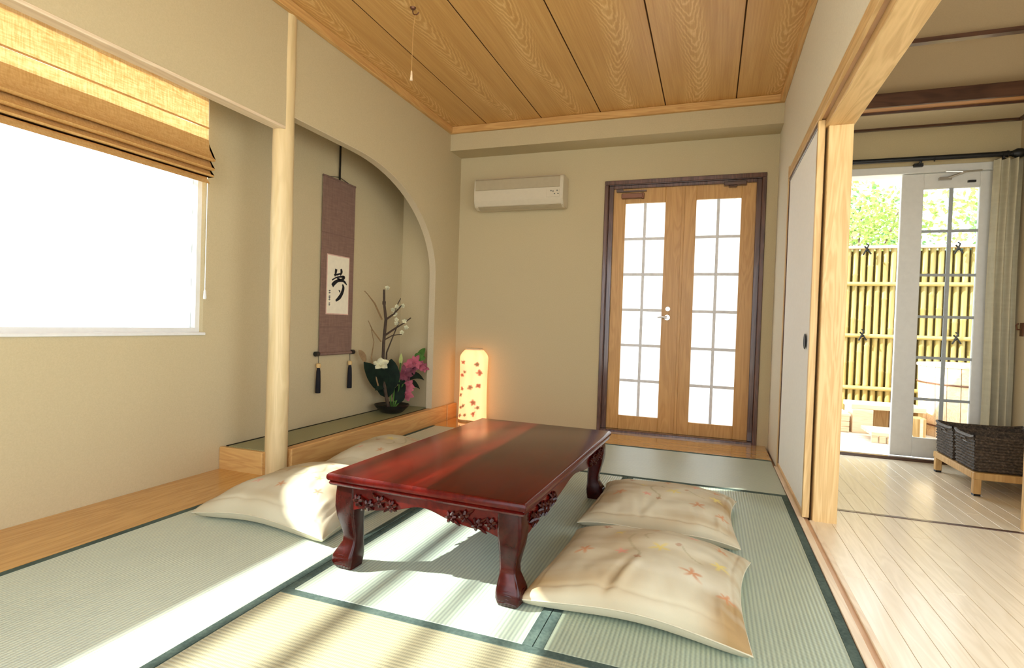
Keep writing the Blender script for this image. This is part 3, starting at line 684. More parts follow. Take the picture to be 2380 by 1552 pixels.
cushion('white sunlit cushion left of the table, partly hidden by it, nearer the alcove', -1.95, 3.20, .39, .37, .15, math.radians(3), 3.3, True, fold=.1)

# ================================================================= ROMAN BLIND
B = thing('roman_blind', 'tan linen roman blind drawn half up over the wide window', 'blind', (-2.9, 1.2, 2.33))
def sheet(prof, y0, y1, name, mat, parent, th=.002, ny=60, wob=.002):
    m = MB(); rings = []
    for j in range(ny+1):
        y = y0+(y1-y0)*j/ny; d = wob*math.sin(y*7.3)+wob*.6*math.sin(y*17+1)
        pf = [(x+d, z) for i, (x, z) in enumerate(prof)]; pb = [(x-th, z) for x, z in pf]
        rings.append([(x, y, z) for x, z in pf+pb[::-1]])
    return m.loft(rings).build(name, mat, parent, world=True, smooth=True, split=80)
ya, yb = -1.25, 2.512
sheet([(-2.905, 2.33), (-2.903, 2.23), (-2.90, 2.125)], ya, yb, 'upper_panel', 'blind', B)
sheet([(-2.90, 2.115), (-2.898, 2.05)], ya, yb, 'upper_panel', 'blind', B)
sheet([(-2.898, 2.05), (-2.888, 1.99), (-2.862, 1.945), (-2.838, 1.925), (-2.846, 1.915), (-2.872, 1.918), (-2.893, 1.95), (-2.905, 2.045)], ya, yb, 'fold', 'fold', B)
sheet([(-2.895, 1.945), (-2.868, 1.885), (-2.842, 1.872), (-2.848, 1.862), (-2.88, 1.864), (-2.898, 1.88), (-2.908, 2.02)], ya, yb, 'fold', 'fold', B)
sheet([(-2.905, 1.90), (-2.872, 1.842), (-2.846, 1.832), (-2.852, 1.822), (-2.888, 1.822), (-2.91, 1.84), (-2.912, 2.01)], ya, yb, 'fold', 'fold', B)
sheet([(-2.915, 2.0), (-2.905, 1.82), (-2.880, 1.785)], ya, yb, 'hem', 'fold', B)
bx('headrail', 'cyp_y', -2.965, -2.895, ya, yb, 2.32, 2.345, B, .002)
for z in (2.12, 2.322): MB().tube([(-2.899, ya, z), (-2.899, yb, z)], .0055, 6).build('dowel', 'lining', B, world=True, smooth=True)
MB().tube([(-2.93, 2.535, 2.3), (-2.93, 2.537, 1.75), (-2.93, 2.535, 1.15)], .0025, 6).build('pull_cord', 'white', B, world=True, smooth=True)
MB().lathe([(.002, .06), (.006, .05), (.010, .01), (.008, 0), (.002, -.002)], (-2.93, 2.535, 1.09), 10).build('cord_weight', 'white', B, world=True, smooth=True)

# ================================================================= HANGING SCROLL
H = thing('hanging_scroll', 'mauve hanging scroll with brushed calligraphy on the alcove wall', 'scroll', (-2.955, 3.835, .69))
sx0, sx1 = 3.625, 4.045
bx('mount', 'scroll', -2.958, -2.952, sx0, sx1, .70, 2.14, H)
for z in (1.69, .925): bx('band', 'scroll_band', -2.953, -2.9505, sx0, sx1, z-.004, z+.004, H)
bx('paper_edge', 'ppink', -2.953, -2.9503, 3.690, 3.985, 1.028, 1.522, H)
bx('paper', 'paper', -2.953, -2.9492, 3.699, 3.976, 1.038, 1.513, H)
def stroke(m, pts, wd):
    # zoomed drawing coordinates -> paper
    P = [Vector((-2.9485, 3.697+(x-152)/228*.285, 1.522-(y-140-.10*(x-152))/590*.49)) for x, y in pts]
    # subdivide with a Catmull-Rom curve
    Q, W_ = [], []
    for i in range(len(P)-1):
        p0, p1, p2, p3 = P[max(i-1, 0)], P[i], P[i+1], P[min(i+2, len(P)-1)]
        for k in range(6):
            t = k/6; Q.append(.5*((2*p1)+(p2-p0)*t+(2*p0-5*p1+4*p2-p3)*t*t+(3*p1-p0-3*p2+p3)*t**3)); W_.append(wd[i]+(wd[i+1]-wd[i])*t)
    Q.append(P[-1]); W_.append(wd[-1]); rows = []
    for i, q in enumerate(Q):
        t = (Q[min(i+1, len(Q)-1)]-Q[max(i-1, 0)]).normalized(); nr = Vector((0, -t.z, t.y)); ww = W_[i]/228*.285*.58
        rows.append([q-nr*ww, q+nr*ww, q+nr*ww-Vector((.0012, 0, 0)), q-nr*ww-Vector((.0012, 0, 0))])
    m.loft(rows)
m = MB()
stroke(m, [(240, 288), (236, 320), (228, 362)], [20, 18, 8]); stroke(m, [(290, 285), (296, 315), (284, 350)], [14, 20, 8])
stroke(m, [(218, 345), (255, 342), (305, 325)], [6, 12, 5]); stroke(m, [(200, 398), (245, 372), (300, 362), (325, 370), (300, 392), (262, 388)], [8, 8, 12, 20, 12, 6])
stroke(m, [(203, 455), (225, 428), (262, 404), (310, 404), (336, 420), (356, 446)], [24, 24, 18, 14, 14, 5]); stroke(m, [(248, 372), (265, 385), (290, 398)], [8, 12, 14])
stroke(m, [(310, 440), (320, 475), (308, 525), (282, 572), (243, 606)], [8, 22, 24, 24, 12]); stroke(m, [(272, 500), (283, 512), (280, 522)], [5, 10, 4])
m.build('calligraphy', 'ink', H, world=True)
m = MB()
for yy in (505, 525, 560, 575, 592, 628, 645):
    stroke(m, [(170, yy), (180, yy-4), (188, yy)], [4, 5, 3]); stroke(m, [(179, yy-8), (178, yy+8)], [4, 3])
m.build('signature', 'inkgrey', H, world=True)
MB().tube([(-2.948, 3.60, .705), (-2.948, 4.07, .705)], .013, 12).build('roller', 'scroll', H, world=True, smooth=True)
for yy in (3.592, 4.052): MB().tube([(-2.948, yy-.018, .708), (-2.948, yy+.018, .708)], .020, 12).build('roller_knob', 'black', H, world=True, smooth=True)
bx('top_rod', 'scroll_band', -2.962, -2.948, sx0-.004, sx1+.004, 2.132, 2.148, H, .003)
bx('hanging_strip', 'black', -2.956, -2.950, 3.818, 3.836, 2.14, 2.60, H)
MB().tube([(-2.955, 3.70, 2.146), (-2.955, 3.827, 2.172), (-2.955, 3.96, 2.146)], .003, 6).build('cord', 'black', H, world=True)
for yy in (3.605, 4.012):
    tt = MB().tube([(-2.942, yy, .70), (-2.938, yy-.004, .66), (-2.938, yy, .625)], .0022, 5).build('tassel_cord', 'tassel', H, world=True)
    MB().lathe([(.004, .02), (.016, .014), (.019, 0), (.016, -.016), (.008, -.02)], (-2.938, yy, .615), 12).build('tassel_cap', 'tassel_cap', H, world=True, smooth=True)
    MB().lathe([(.010, 0), (.016, -.03), (.019, -.10), (.021, -.20), (.018, -.205), (.002, -.205)], (-2.938, yy, .60), 14).build('tassel', 'tassel', H, world=True, smooth=True)

# ================================================================= FLOWER ARRANGEMENT
F = thing('flower_arrangement', 'arrangement of bare branches and pink lilies in a black bowl in the alcove', 'flowers', (-2.752, 4.41, .142))
MB().lathe([(.002, 0), (.075, 0), (.105, .012), (.150, .055), (.162, .075), (.156, .077), (.145, .066), (.10, .045), (.002, .045)], (-2.755, 4.41, .143), 28).build('bowl', 'black', F, world=True, smooth=True)
def V(*p): return p
stem = [(-2.760, 4.36, .19), (-2.79, 4.31, .45), (-2.794, 4.300, .611), (-2.793, 4.304, .797), (-2.787, 4.320, 1.0), (-2.796, 4.297, 1.151), (-2.797, 4.293, 1.272)]
MB().tube(stem, [.016, .015, .014, .014, .014, .011, .010], 8).tube([(-2.796, 4.297, 1.135), (-2.796, 4.297, 1.165)], .016, 8).build('branch', 'twig', F, world=True, smooth=True)
for pts, r in (([(-2.787, 4.32, 1.0), (-2.755, 4.40, 1.055), (-2.727, 4.481, 1.136)], .010), ([(-2.755, 4.40, 1.055), (-2.745, 4.43, 1.13), (-2.731, 4.469, 1.202)], .006),
               ([(-2.790, 4.311, .854), (-2.746, 4.43, .928), (-2.72, 4.50, .965), (-2.687, 4.589, 1.024)], .010), ([(-2.781, 4.335, .62), (-2.781, 4.338, .70), (-2.759, 4.395, .838), (-2.736, 4.457, .978)], .009), ([(-2.787, 4.32, .82), (-2.76, 4.39, .855), (-2.72, 4.50, .87)], .006)):
    MB().tube(pts, [r, r*.85]+[r*.6]*(len(pts)-2), 7).build('branch', 'twig', F, world=True, smooth=True)
for pts, r in (([(-2.802, 4.278, 1.0), (-2.83, 4.20, 1.14), (-2.86, 4.13, 1.22), (-2.872, 4.10, 1.245)], .008), ([(-2.803, 4.276, .80), (-2.838, 4.183, .908), (-2.853, 4.142, .986)], .006), ([(-2.81, 4.26, .40), (-2.838, 4.182, .655), (-2.83, 4.204, .797), (-2.841, 4.175, .908)], .007)):
    MB().tube(pts, [r, r*.9]+[r*.5]*(len(pts)-2), 7).build('twig', 'twigl', F, world=True, smooth=True)
def blossom(c, R, mat, n=5, name='blossom', up=(.5, -.6, .3), cup=.35, wd=.7, seed=0):
    rnd = random.Random(seed); m = MB(); c = Vector(c); up = Vector(up).normalized(); a1 = up.orthogonal().normalized(); a2 = up.cross(a1)
    for k in range(n):
        a = 2*math.pi*k/n+rnd.random()*.5; d = (a1*math.cos(a)+a2*math.sin(a)); tip = c+d*R*(.85+.3*rnd.random())+up*R*cup
        m.blade(c, tip, R*wd, bend=up*R*.18, n=5, up=tuple(up))
    m.lathe([(.001, R*.3), (R*.1, R*.2), (R*.12, 0), (.001, -R*.05)], tuple(c), 6)
    return m.build(name, mat, F, world=True, smooth=True)
for i, c in enumerate([(-2.775, 4.31, 1.285), (-2.74, 4.42, 1.12), (-2.75, 4.41, 1.05), (-2.72, 4.49, 1.13), (-2.745, 4.43, 1.0), (-2.71, 4.51, .99), (-2.70, 4.53, .93), (-2.74, 4.42, .965), (-2.72, 4.49, .885), (-2.757, 4.385, 1.09)]):
    blossom(c, .024, 'wpetal', 5, seed=i, wd=.9)
for i, (c, R, mt) in enumerate([((-2.665, 4.649, .60), .070, 'pink'), ((-2.645, 4.70, .56), .062, 'pink'), ((-2.672, 4.63, .545), .06, 'mauve'), ((-2.690, 4.575, .57), .058, 'pink'), ((-2.708, 4.532, .50), .075, 'mauve'), ((-2.695, 4.55, .475), .06, 'mauve'), ((-2.625, 4.75, .545), .055, 'pink'), ((-2.692, 4.575, .385), .065, 'pink'), ((-2.70, 4.55, .30), .085, 'pink'), ((-2.69, 4.575, .345), .06, 'pink')]):
    blossom(c, R, mt, 6, 'lily', seed=20+i, wd=.62, up=(.6, -.7, .25))
blossom((-2.80, 4.27, .585), .075, 'wpetal', 5, 'white_flower', seed=40, wd=.85, up=(.5, -.6, .6))
m = MB().blade((-2.725, 4.488, .58), (-2.722, 4.495, .69), .035, n=5, up=(.5, -.8, 0)); m.build('bud', 'bud', F, world=True, smooth=True)
def leafp(p0, p1, wd, mat='leafd', bend=(0, 0, .02), up=(.5, -.8, .2)):
    MB().blade(p0, p1, wd*1.25, bend, n=7, up=up).build('leaf', mat, F, world=True, smooth=True)
leafp((-2.765, 4.385, .34), (-2.762, 4.39, .64), .13); leafp((-2.78, 4.35, .33), (-2.868, 4.115, .62), .12); leafp((-2.785, 4.33, .36), (-2.84, 4.19, .58), .13); leafp((-2.775, 4.36, .36), (-2.80, 4.30, .55), .14)
leafp((-2.78, 4.35, .33), (-2.81, 4.27, .55), .12); leafp((-2.775, 4.36, .40), (-2.825, 4.235, .36), .06); leafp((-2.77, 4.37, .36), (-2.745, 4.44, .50), .10); leafp((-2.775, 4.36, .28), (-2.79, 4.32, .47), .12)
leafp((-2.70, 4.55, .43), (-2.62, 4.765, .42), .055, bend=(0, 0, .05)); leafp((-2.695, 4.56, .36), (-2.64, 4.72, .335), .055, bend=(0, 0, .05)); leafp((-2.73, 4.47, .40), (-2.70, 4.55, .45), .06); leafp((-2.74, 4.45, .30), (-2.69, 4.57, .33), .07)
leafp((-2.73, 4.46, .22), (-2.72, 4.50, .34), .09); leafp((-2.74, 4.44, .25), (-2.70, 4.54, .40), .08); leafp((-2.86, 4.13, .61), (-2.885, 4.055, .728), .04, 'twigl')
leafp((-2.655, 4.68, .60), (-2.62, 4.765, .735), .05, 'leafg'); leafp((-2.65, 4.69, .60), (-2.655, 4.67, .69), .05, 'leafg'); leafp((-2.645, 4.71, .61), (-2.615, 4.77, .64), .045, 'leafg')
for pts in ([(-2.755, 4.40, .19), (-2.77, 4.37, .45)], [(-2.75, 4.42, .19), (-2.745, 4.43, .42)], [(-2.745, 4.43, .19), (-2.71, 4.52, .40), (-2.66, 4.66, .57)], [(-2.745, 4.43, .19), (-2.73, 4.48, .35), (-2.725, 4.49, .60)], [(-2.74, 4.44, .19), (-2.70, 4.55, .29)]):
    MB().tube(pts, .007, 6).build('stem', 'leafg', F, world=True, smooth=True)

# ================================================================= PAPER LAMP
LP = thing('floor_lamp', 'glowing paper floor lamp printed with red flowers in the far corner', 'lamp', (-2.255, 5.13, 0))
def lamp_ring(z, hx, hy, n=32, p=3.2, a0=0):
    out = []
    for k in range(n):
        a = a0+2*math.pi*k/n; c, s_ = math.cos(a), math.sin(a)
        out.append((hx*math.copysign(abs(c)**(2/p), c), hy*math.copysign(abs(s_)**(2/p), s_), z))
    return out
m = MB(); prof = [(.02+i*.00625, .138-.006*math.sin(i/100*3.1)-(0 if i < 98 else ((i-98)/14)**2*.05)) for i in range(113)]
NR = 160
def lamp_col(p):
    a = math.atan2(p[1], p[0]); z = p[2]
    base = Vector((1.0, .93, .80)); n = mnoise.noise(Vector((math.cos(a)*2, math.sin(a)*2, z*5)))
    base = base.lerp(Vector((1, .72, .62)), max(0, n)*.8)
    for (fa, fz, R, col) in LFL:
        fp = lamp_ring(fz, .138, .110, 1, 3.2, fa)[0]; d = math.dist(p, fp); th = math.atan2(z-fz, (p[0]-fp[0])-(p[1]-fp[1])*.3)
        rr = R*1.2*(.62+.33*abs(math.cos(2.5*th+fz*9)))*(.8+.5*mnoise.noise(Vector((p[0]*40, fz*9, z*40))))
        if d < rr: base = base.lerp(Vector(col), .9*(1-(d/rr)**4))
    return base
RD, DG = (.20, .012, .006), (.10, .06, .03)
LFL = [(-1.95, .60, .035, RD), (-1.15, .58, .035, DG), (-.85, .50, .038, RD), (-2.05, .47, .03, RD), (-1.8, .50, .025, DG), (-1.55, .35, .038, DG), (-.95, .37, .035, RD), (-2.0, .33, .028, RD), (-2.2, .27, .032, (.10, .03, .01)), (-1.4, .20, .042, (.18, .03, .02)), (-2.1, .14, .03, DG), (-1.85, .16, .025, DG), (-1.7, .07, .025, DG), (-2.2, .06, .028, DG), (-1.35, .09, .03, RD), (-1.0, .15, .03, DG)]
rings = []
for z, r in prof:
    rg = lamp_ring(z, r, r*.80, NR); rings.append(rg)
    for k in range(NR): m.c.append(tuple(lamp_col(rg[k])))
m.loft(rings); m.build('shade', 'lampshade', LP, smooth=True, split=60)
MB().loft([lamp_ring(0, .135, .108), lamp_ring(.018, .137, .110), lamp_ring(.022, .13, .104)]).build('base', 'timber_d', LP)
MB().loft([lamp_ring(.722, .085, .068), lamp_ring(.732, .09, .072), lamp_ring(.74, .075, .06)]).build('top_rim', 'timber', LP)

# ================================================================= AIR CONDITIONER
A = thing('air_conditioner', 'white wall mounted air conditioner on the back wall', 'air conditioner', (-1.83, YB, 2.14))
x0, x1 = -2.29, -1.37
prof = [(5.28, 2.145), (5.16, 2.135), (5.10, 2.16), (5.075, 2.21), (5.072, 2.32), (5.078, 2.42), (5.10, 2.44), (5.28, 2.445)]
MB().prism(prof, 'x', x0, x1).build('body', 'ac', A, world=True, bevel=.006, seg=2)
MB().prism([(5.073, 2.315), (5.066, 2.32), (5.068, 2.415), (5.078, 2.425)], 'x', x0+.02, x1-.03).build('front_grille', 'ac_dark', A, world=True)
MB().prism([(5.125, 2.15), (5.095, 2.165), (5.09, 2.175), (5.12, 2.16)], 'x', x0+.05, x1-.03).build('louver', 'ac', A, world=True)
MB().prism([(5.15, 2.134), (5.10, 2.156), (5.105, 2.162), (5.15, 2.145)], 'x', x0+.04, x1-.02).build('air_slot', 'ac_dark', A, world=True)
for dx, dz in ((-.12, .05), (-.10, .045), (-.06, .05), (-.085, .02), (-.05, .02)): bx('button', 'ac_grey', x1+dx, x1+dx+.012, 5.064, 5.076, 2.225+dz, 2.235+dz, A)
MB().box(x1-.16, x1-.03, 5.068, 5.076, 2.222, 2.295).build('control_panel', 'ac', A, world=True, bevel=.002)

# ================================================================= CEILING HOOK AND PULL CORD
HK = thing('ceiling_hook', 'small brass hook in the cedar ceiling, near the alcove', 'hook', (-1.823, 3.03, ZC))
MB().lathe([(.002, -.014), (.014, -.010), (.020, 0), (.002, 0)], n=14).build('rosette', 'bronze', HK, smooth=True)
pts = [(0, 0, -.008), (0, 0, -.025)]+[(.022-.022*math.cos(a), 0, -.025-.0-.022*math.sin(a)) for a in [math.pi*k/8 for k in range(1, 8)]]
MB().tube(pts, .004, 8).build('hook', 'bronze', HK, smooth=True)
PC = thing('pull_cord', 'thin pull cord with a small pale knob hanging from the ceiling hook', 'cord', (-1.82, 3.03, 2.50))
MB().tube([(.016, 0, .405), (.004, 0, .33), (0, 0, .15), (.0, 0, .06)], .0022, 6).build('cord', 'lining', PC, smooth=True)
MB().lathe([(.002, .06), (.005, .055), (.007, .02), (.010, .0), (.002, -.004)], n=10).build('knob', 'timber', PC, smooth=True)

# ================================================================= PLANK ROOM FURNITURE
R_ = thing('curtain_rod', 'black iron curtain rod above the white glazed door', 'curtain rod', (1.5, 5.2, 2.41))
MB().tube([(.68, 5.2, 2.413), (2.10, 5.2, 2.408)], .019, 12).build('rod', 'iron', R_, world=True, smooth=True)
fn = MB().lathe([(.004, -.06), (.02, -.05), (.036, -.015), (.036, .01), (.022, .035), (.014, .05), (.024, .06), (.024, .07)], n=14).build('finial', 'iron', R_, Vector((2.125, 5.2, 2.408))-Vector((1.5, 5.2, 2.41)), True)
fn.rotation_euler = (0, -math.pi/2, 0)
for xb in (1.51, 2.04):
    MB().box(xb-.03, xb+.03, 5.24, 5.28, 2.36, 2.385).tube([(xb, 5.27, 2.375), (xb, 5.2, 2.385), (xb, 5.2, 2.405)], .009, 8).tube([(xb-.02, 5.2, 2.411), (xb+.02, 5.2, 2.411)], .018, 10).build('bracket', 'iron', R_, world=True)
for xb in (1.60, 2.03, 2.06, 2.09):
    rg = MB().tube([(.018*math.cos(a), 0, .018*math.sin(a)) for a in [2*math.pi*k/14 for k in range(15)]], .003, 6, False).build('ring', 'iron', R_, Vector((xb, 5.2, 2.402))-Vector((1.5, 5.2, 2.41)), True); rg.rotation_euler = (0, 0, math.pi/2*.9)
CU = thing('curtain', 'ivory curtain gathered at the right of the white glazed door', 'curtain', (2.07, 5.2, .05))
m = MB(); rings = []
for j in range(30):
    z = 2.372-(2.372-.05)*j/29; row = []; row2 = []
    for i in range(49):
        t = i/48; x = 1.985+.17*t+.004*math.sin(z*3); amp = .030+.008*math.sin(z*2+t*3)
        y = 5.205+amp*math.cos(t*2*math.pi*3.3+.15*math.sin(z*2)); row.append((x, y, z)); row2.append((x, y+.003, z))
    rings.append(row+row2[::-1])
m.loft(rings).build('cloth', 'curtain', CU, world=True, smooth=True, split=80)
TB = thing('tieback_hook', 'small dark tieback hook beside the ivory curtain', 'hook', (2.165, 5.12, 1.08))
MB().tube([(0, 0, 0), (-.03, 0, 0), (-.04, -.01, .03), (-.03, -.02, .045)], .006, 8).build('hook', 'bronze', TB, smooth=True)
MB().box(-.006, .005, -.02, .02, -.05, .05).build('plate', 'bronze', TB, bevel=.002)

BE = thing('basket_bench', 'low pale wooden bench carrying two dark wicker baskets', 'bench', (1.86, 4.62, 0))
bx0, bx1, by0, by1 = 1.605, 2.13, 4.285, 4.965
MB().box(bx0, bx1, by0, by0+.035, .105, .15).box(bx0, bx1, by1-.035, by1, .105, .15).box(bx0, bx0+.035, by0+.036, by1-.036, .105, .15).box(bx1-.035, bx1, by0+.036, by1-.036, .105, .15).build('frame', 'timber_d', BE, world=True, bevel=.004)
for k in range(7):
    y = by0+.06+k*.09; bx('slat', 'timber_d', bx0+.03, bx1-.03, y, y+.05, .13, .148, BE, .002)
for x in (bx0+.004, bx1-.044):
    for y in (by0+.004, by1-.044):
        lg = bx('leg', 'timber_d', x, x+.04, y, y+.04, .012, .12, BE, .003); bx('foot_cap', 'iron', x+.002, x+.038, y+.002, y+.038, 0, .014, lg)
def basket(label, cx, cy, hx, hy):
    t = thing('wicker_basket', label, 'basket', (cx, cy, .152), 'wicker baskets on the low bench')
    def ring(h, z, dx=0): return [(-hx-dx, -hy-dx, z), (hx+dx, -hy-dx, z), (hx+dx, hy+dx, z), (-hx-dx, hy+dx, z)]
    H_ = .215; th = .013
    m = MB().loft([ring(0, 0, -.012), ring(0, .006, -.008), ring(0, H_, 0), ring(0, H_, -th), ring(0, .014, -th-.012), ring(0, .014, -.05)]).build('body', 'wick', t, bevel=.004)
    w_ = MB()                                   # woven strands as raised bands, over and under
    for r in range(11):
        z = .012+r*.019; e = -.010+.010*z/H_
        P = []
        for (ax, ay), (bx_, by_) in (((-1, -1), (1, -1)), ((1, -1), (1, 1)), ((1, 1), (-1, 1)), ((-1, 1), (-1, -1))):
            n = 18
            for k in range(n):
                f = k/n; o = .0035*(1 if (k+r) % 2 else -1)
                x = (ax+(bx_-ax)*f)*(hx+e); y = (ay+(by_-ay)*f)*(hy+e)
                if ax == bx_: x += ax*o
                else: y += ay*o
                P.append((x, y, z+.004*mnoise.noise(Vector((x*9, y*9, z*9)))))
        w_.tube(P+[P[0]], .0075, 5, False)
    w_.build('weave', 'wick', t, smooth=True)
    P = [(-hx, -hy), (0, -hy*1.0), (hx, -hy), (hx, 0), (hx, hy), (0, hy), (-hx, hy), (-hx, 0)]
    rim = MB(); pts = []
    for i in range(8):
        a, b = P[i], P[(i+1) % 8]
        for k in range(5):
            f = k/5; x, y = a[0]+(b[0]-a[0])*f, a[1]+(b[1]-a[1])*f
            corner = (abs(x)/hx)**4*(abs(y)/hy)**4
            pts.append((x, y, H_+.014*corner-.002))
    rim.tube(pts+[pts[0]], .011, 6, False).build('rim', 'wick', t, smooth=True)
    for sgn in (-1, 1):
        MB().tube([(sgn*(hx+.004), -.045, H_-.038), (sgn*(hx+.008), -.03, H_-.02), (sgn*(hx+.008), .03, H_-.02), (sgn*(hx+.004), .045, H_-.038)], .006, 6).build('handle', 'wick', t, smooth=True)
        MB().box(sgn*(hx-.004)-.004, sgn*(hx-.004)+.006, -.036, .036, H_-.05, H_-.024).build('handle_hole', 'black', t)
    return t
basket('dark wicker basket on the bench, the one nearer the viewer', 1.865, 4.455, .255, .15)
basket('dark wicker basket on the bench, the one nearer the glazed door', 1.865, 4.79, .255, .15)
CB = thing('low_screen', 'end of a low wooden screen at the right border', 'screen', (1.85, 3.63, 0))
bx('panel', 'cyp_z', 1.60, 2.12, 3.622, 3.638, .02, .535, CB, .002); bx('post', 'cyp_z', 1.574, 1.604, 3.615, 3.645, 0, .56, CB, .003); bx('rail', 'cyp_x', 1.60, 2.12, 3.617, 3.643, .53, .555, CB, .002); bx('foot', 'dark', 1.6, 2.12, 3.60, 3.66, 0, .022, CB)

# ================================================================= OUTSIDE
gr = struct(MB().box(-40, 45, -40, 60, -.34, -.30).build('floor_ground', 'ground', world=True), 'pale gravel ground outside')
DK = thing('garden_deck', 'pale weathered wooden deck outside the glazed door', 'deck', (1.8, 6.6, -.1))
for k in range(17):
    y = 5.46+k*.142; bx('deck_board', 'deck', .2, 4.4, y, y+.134, -.075, -.04, DK, .003)
for x in (.4, 1.6, 2.9, 4.2): bx('joist', 'timber_d', x, x+.06, 5.46, 7.84, -.30, -.075, DK)
FN = thing('bamboo_fence', 'yellow bamboo fence behind the deck', 'fence', (2.3, 8.02, 0))
pole = None
for k in range(48):
    x = .95+k*.0815
    m = MB(); hh = 2.085; zz = []; rr = []; node = .28+.05*((k*7) % 5)
    z = -.25
    pts = [(0, 0, -.25)]; rad = [.031]
    zn = -.25+.12*((k*3) % 4)
    while zn < hh:
        if zn > -.2: pts += [(0, 0, zn-.012), (0, 0, zn), (0, 0, zn+.012)]; rad += [.031, .0345, .031]
        zn += node+.12
    pts.append((0, 0, hh)); rad.append(.031)
    good = [(p, r) for p, r in zip(pts, rad) if p[2] <= hh]
    good.sort(key=lambda q: q[0][2])
    m.tube([g[0] for g in good], [g[1] for g in good], 10).build('bamboo_pole', 'bamboo', FN, (x-2.3, -.0+.004*math.sin(k*2.1), 0), True)
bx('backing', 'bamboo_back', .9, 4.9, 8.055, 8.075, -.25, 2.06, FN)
for z in (1.642, .993, .34): MB().tube([(.9, 7.975, z), (4.9, 7.975, z)], .026, 10).build('rail', 'bamboo_x', FN, world=True, smooth=True)
bx('cap', 'timber', .9, 4.9, 7.96, 8.10, 2.085, 2.118, FN, .005)['label'] = 'pale cap board of the fence'
def tie(x, z, sz=.05):
    m = MB().tube([(x-sz*.8, 7.93, z-sz*1.2), (x-.01, 7.935, z), (x-.0, 7.93, z+sz*.4), (x+sz*.3, 7.935, z+sz*1.2), (x-sz*.2, 7.94, z+sz*1.6)], .009, 6)
    m.tube([(x+sz*.9, 7.93, z-sz*1.1), (x+.01, 7.935, z), (x-sz*.6, 7.93, z+sz*.9)], .009, 6).tube([(x-.012, 7.94, z-.01), (x+.012, 7.94, z+.012)], .017, 6)
    m.build('rope_tie', 'rope', FN, world=True, smooth=True)
for x, z in ((1.775, .993), (1.785, 2.06), (2.72, 2.06), (2.74, .99), (3.6, .99)): tie(x, z)
# timber steps and tub
ST = thing('timber_steps', 'pale cedar steps standing on the deck before the bamboo fence', 'steps', (1.8, 6.9, -.04))
bx('tread', 'timber', 1.44, 2.11, 6.75, 7.15, .215, .265, ST, .005); bx('side', 'timber', 1.45, 1.64, 6.74, 7.12, -.04, .215, ST, .004); bx('side', 'timber_d', 2.05, 2.10, 6.8, 7.12, -.04, .215, ST, .004)
bx('back_panel', 'timber_d', 1.64, 2.05, 7.02, 7.05, -.04, .215, ST, .003); bx('post', 'dark_z', 1.80, 1.825, 6.80, 6.83, .0, .215, ST)
for k in range(4): bx('lower_tread', 'timber', 1.50, 1.84, 6.20+k*.105, 6.295+k*.105, .03, .065, ST, .003)
for k in range(5): bx('slat', 'timber', 1.503+k*.067, 1.558+k*.067, 6.21, 6.235, -.04, .03, ST, .003)
S2 = thing('timber_box', 'small cedar crate on the deck left of the tall steps', 'crate', (1.28, 6.9, -.04))
for k in range(3): bx('board', 'timber', 1.15, 1.42, 6.72, 6.745, -.035+k*.058, .018+k*.058, S2, .003)
bx('lid', 'timber', 1.14, 1.425, 6.70, 7.1, .135, .16, S2, .003); bx('end', 'timber', 1.395, 1.42, 6.745, 7.08, -.04, .135, S2, .003)
S3 = thing('cedar_block', 'square cedar block beside the round tub on the deck', 'block', (1.95, 6.5, -.04))
bx('body', 'timber_d', 1.87, 2.01, 6.42, 6.60, -.04, .20, S3, .006); bx('corner_post', 'timber', 1.955, 1.98, 6.405, 6.42, -.04, .195, S3)
TU = thing('bath_tub', 'large round pale wooden tub on the deck', 'tub', (2.78, 7.15, -.04))
n = 30; R0 = .62
for k in range(n):
    a0, a1 = 2*math.pi*k/n+.006, 2*math.pi*(k+1)/n-.006; m = MB(); rings = []
    for z, r in ((0, R0-.03), (.74, R0)): rings.append([(r*math.cos(a0), r*math.sin(a0), z), (r*math.cos(a1), r*math.sin(a1), z), ((r-.045)*math.cos(a1), (r-.045)*math.sin(a1), z), ((r-.045)*math.cos(a0), (r-.045)*math.sin(a0), z)])
    m.loft(rings).build('stave', 'timber', TU)
for z in (.12, .56): MB().tube([((R0-.022+.03*z/.74)*math.cos(2*math.pi*k/40), (R0-.022+.03*z/.74)*math.sin(2*math.pi*k/40), z) for k in range(41)], .009, 6, False).build('hoop', 'bronze', TU, smooth=True)
MB().lathe([(.002, .04), (R0-.07, .04), (R0-.07, .06), (.002, .06)], n=30).build('bottom', 'timber_d', TU)
MB().lathe([(.002, .70), (R0-.05, .70), (R0-.05, .735), (R0+.012, .735), (R0+.012, .76), (R0-.06, .76), (.002, .745)], n=40).build('lid', 'timber', TU, smooth=True)

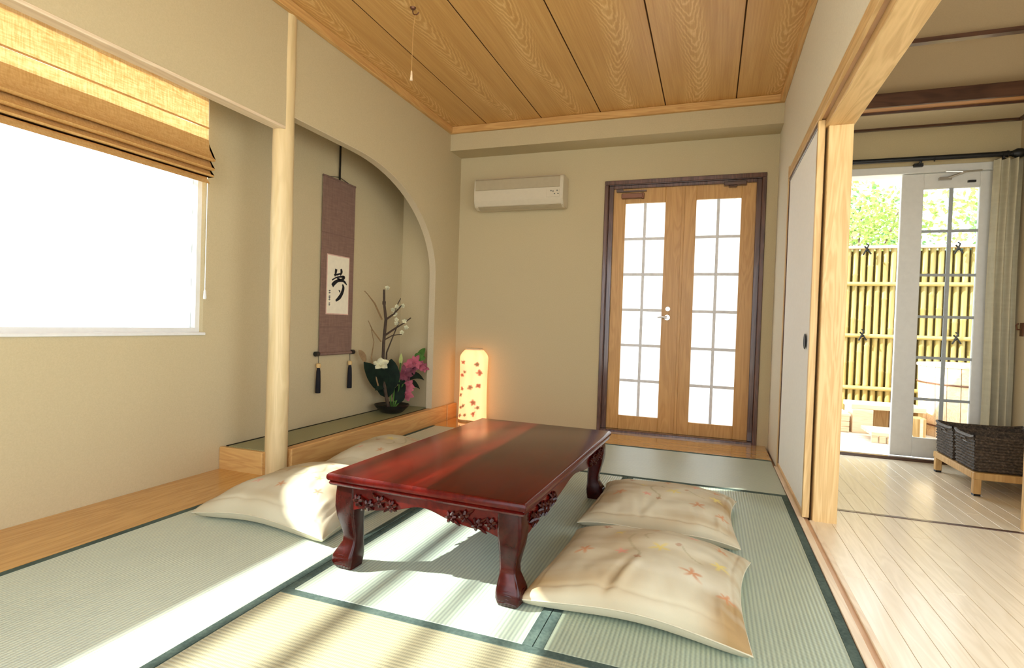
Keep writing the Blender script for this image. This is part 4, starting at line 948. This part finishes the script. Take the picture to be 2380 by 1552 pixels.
def tree(label, x, y, h, rad, mat, seed, nl=1500, trunk=True, ls=.12, base=-.3, group='garden trees beyond the fence'):
    rnd = random.Random(seed); t = thing('garden_tree', label, 'tree', (x, y, base), group)
    m = MB()
    clusters = [(rnd.gauss(0, rad*.45), rnd.gauss(0, rad*.35), h*(.55+.45*rnd.random())-rad*.2, rad*(.28+.25*rnd.random())) for _ in range(15)]
    for i in range(nl):
        cx, cy, cz, cr = clusters[i % len(clusters)]
        d = Vector((rnd.gauss(0, 1), rnd.gauss(0, 1), rnd.gauss(0, 1))).normalized()*cr*(.55+.45*rnd.random())
        p = Vector((cx, cy, cz))+d; a = Vector((rnd.gauss(0, 1), rnd.gauss(0, 1), rnd.gauss(0, .6)-.3)).normalized()*ls*(.6+.7*rnd.random())
        s_ = a.cross(Vector((rnd.gauss(0, 1), rnd.gauss(0, 1), rnd.gauss(0, 1)))).normalized()*ls*.28
        b = len(m.v); m.v += [tuple(p), tuple(p+a*.45+s_), tuple(p+a), tuple(p+a*.45-s_)]; m.f.append((b, b+1, b+2, b+3))
    o = m.build('foliage', mat, t); o['kind'] = 'stuff'
    if trunk:
        m = MB().tube([(0, 0, 0), (.05, .02, h*.35), (0, .05, h*.7)], [.09, .07, .03], 8)
        for cx, cy, cz, cr in clusters[:7]: m.tube([(.02, .03, h*.4), (cx*.5, cy*.5, h*.35+cz*.3), (cx, cy, cz)], [.04, .025, .01], 6)
        m.build('trunk', 'bark', t, smooth=True)
    return t
tree('yellow green leafy tree straight behind the bamboo fence', 2.6, 12.6, 4.2, 1.4, 'leaf1', 1, 2600)
tree('rounded mid green bush top above the fence, left of the white door stile', 2.42, 9.5, 3.0, .42, 'leaf2', 2, 900, ls=.08)
tree('mid green tree seen through the upper panes of the glazed door', 4.9, 10.6, 3.7, 1.0, 'leaf2', 3, 2200)
tree('blue green bush poking over the fence cap', 2.05, 8.6, 2.40, .35, 'leaf3', 4, 700, ls=.13)
tree('dark blue green bush over the fence seen through the glazed door', 3.1, 8.7, 2.45, .4, 'leaf3', 5, 700, ls=.12)
tree('tall pale tree farthest behind the fence', 7.5, 18.0, 5.5, 2.0, 'leaf1', 6, 2600, ls=.2)
tree('tall mid green tree far behind the fence, left of the others', 2.8, 17.5, 5.6, 2.0, 'leaf2', 7, 2200, ls=.2)
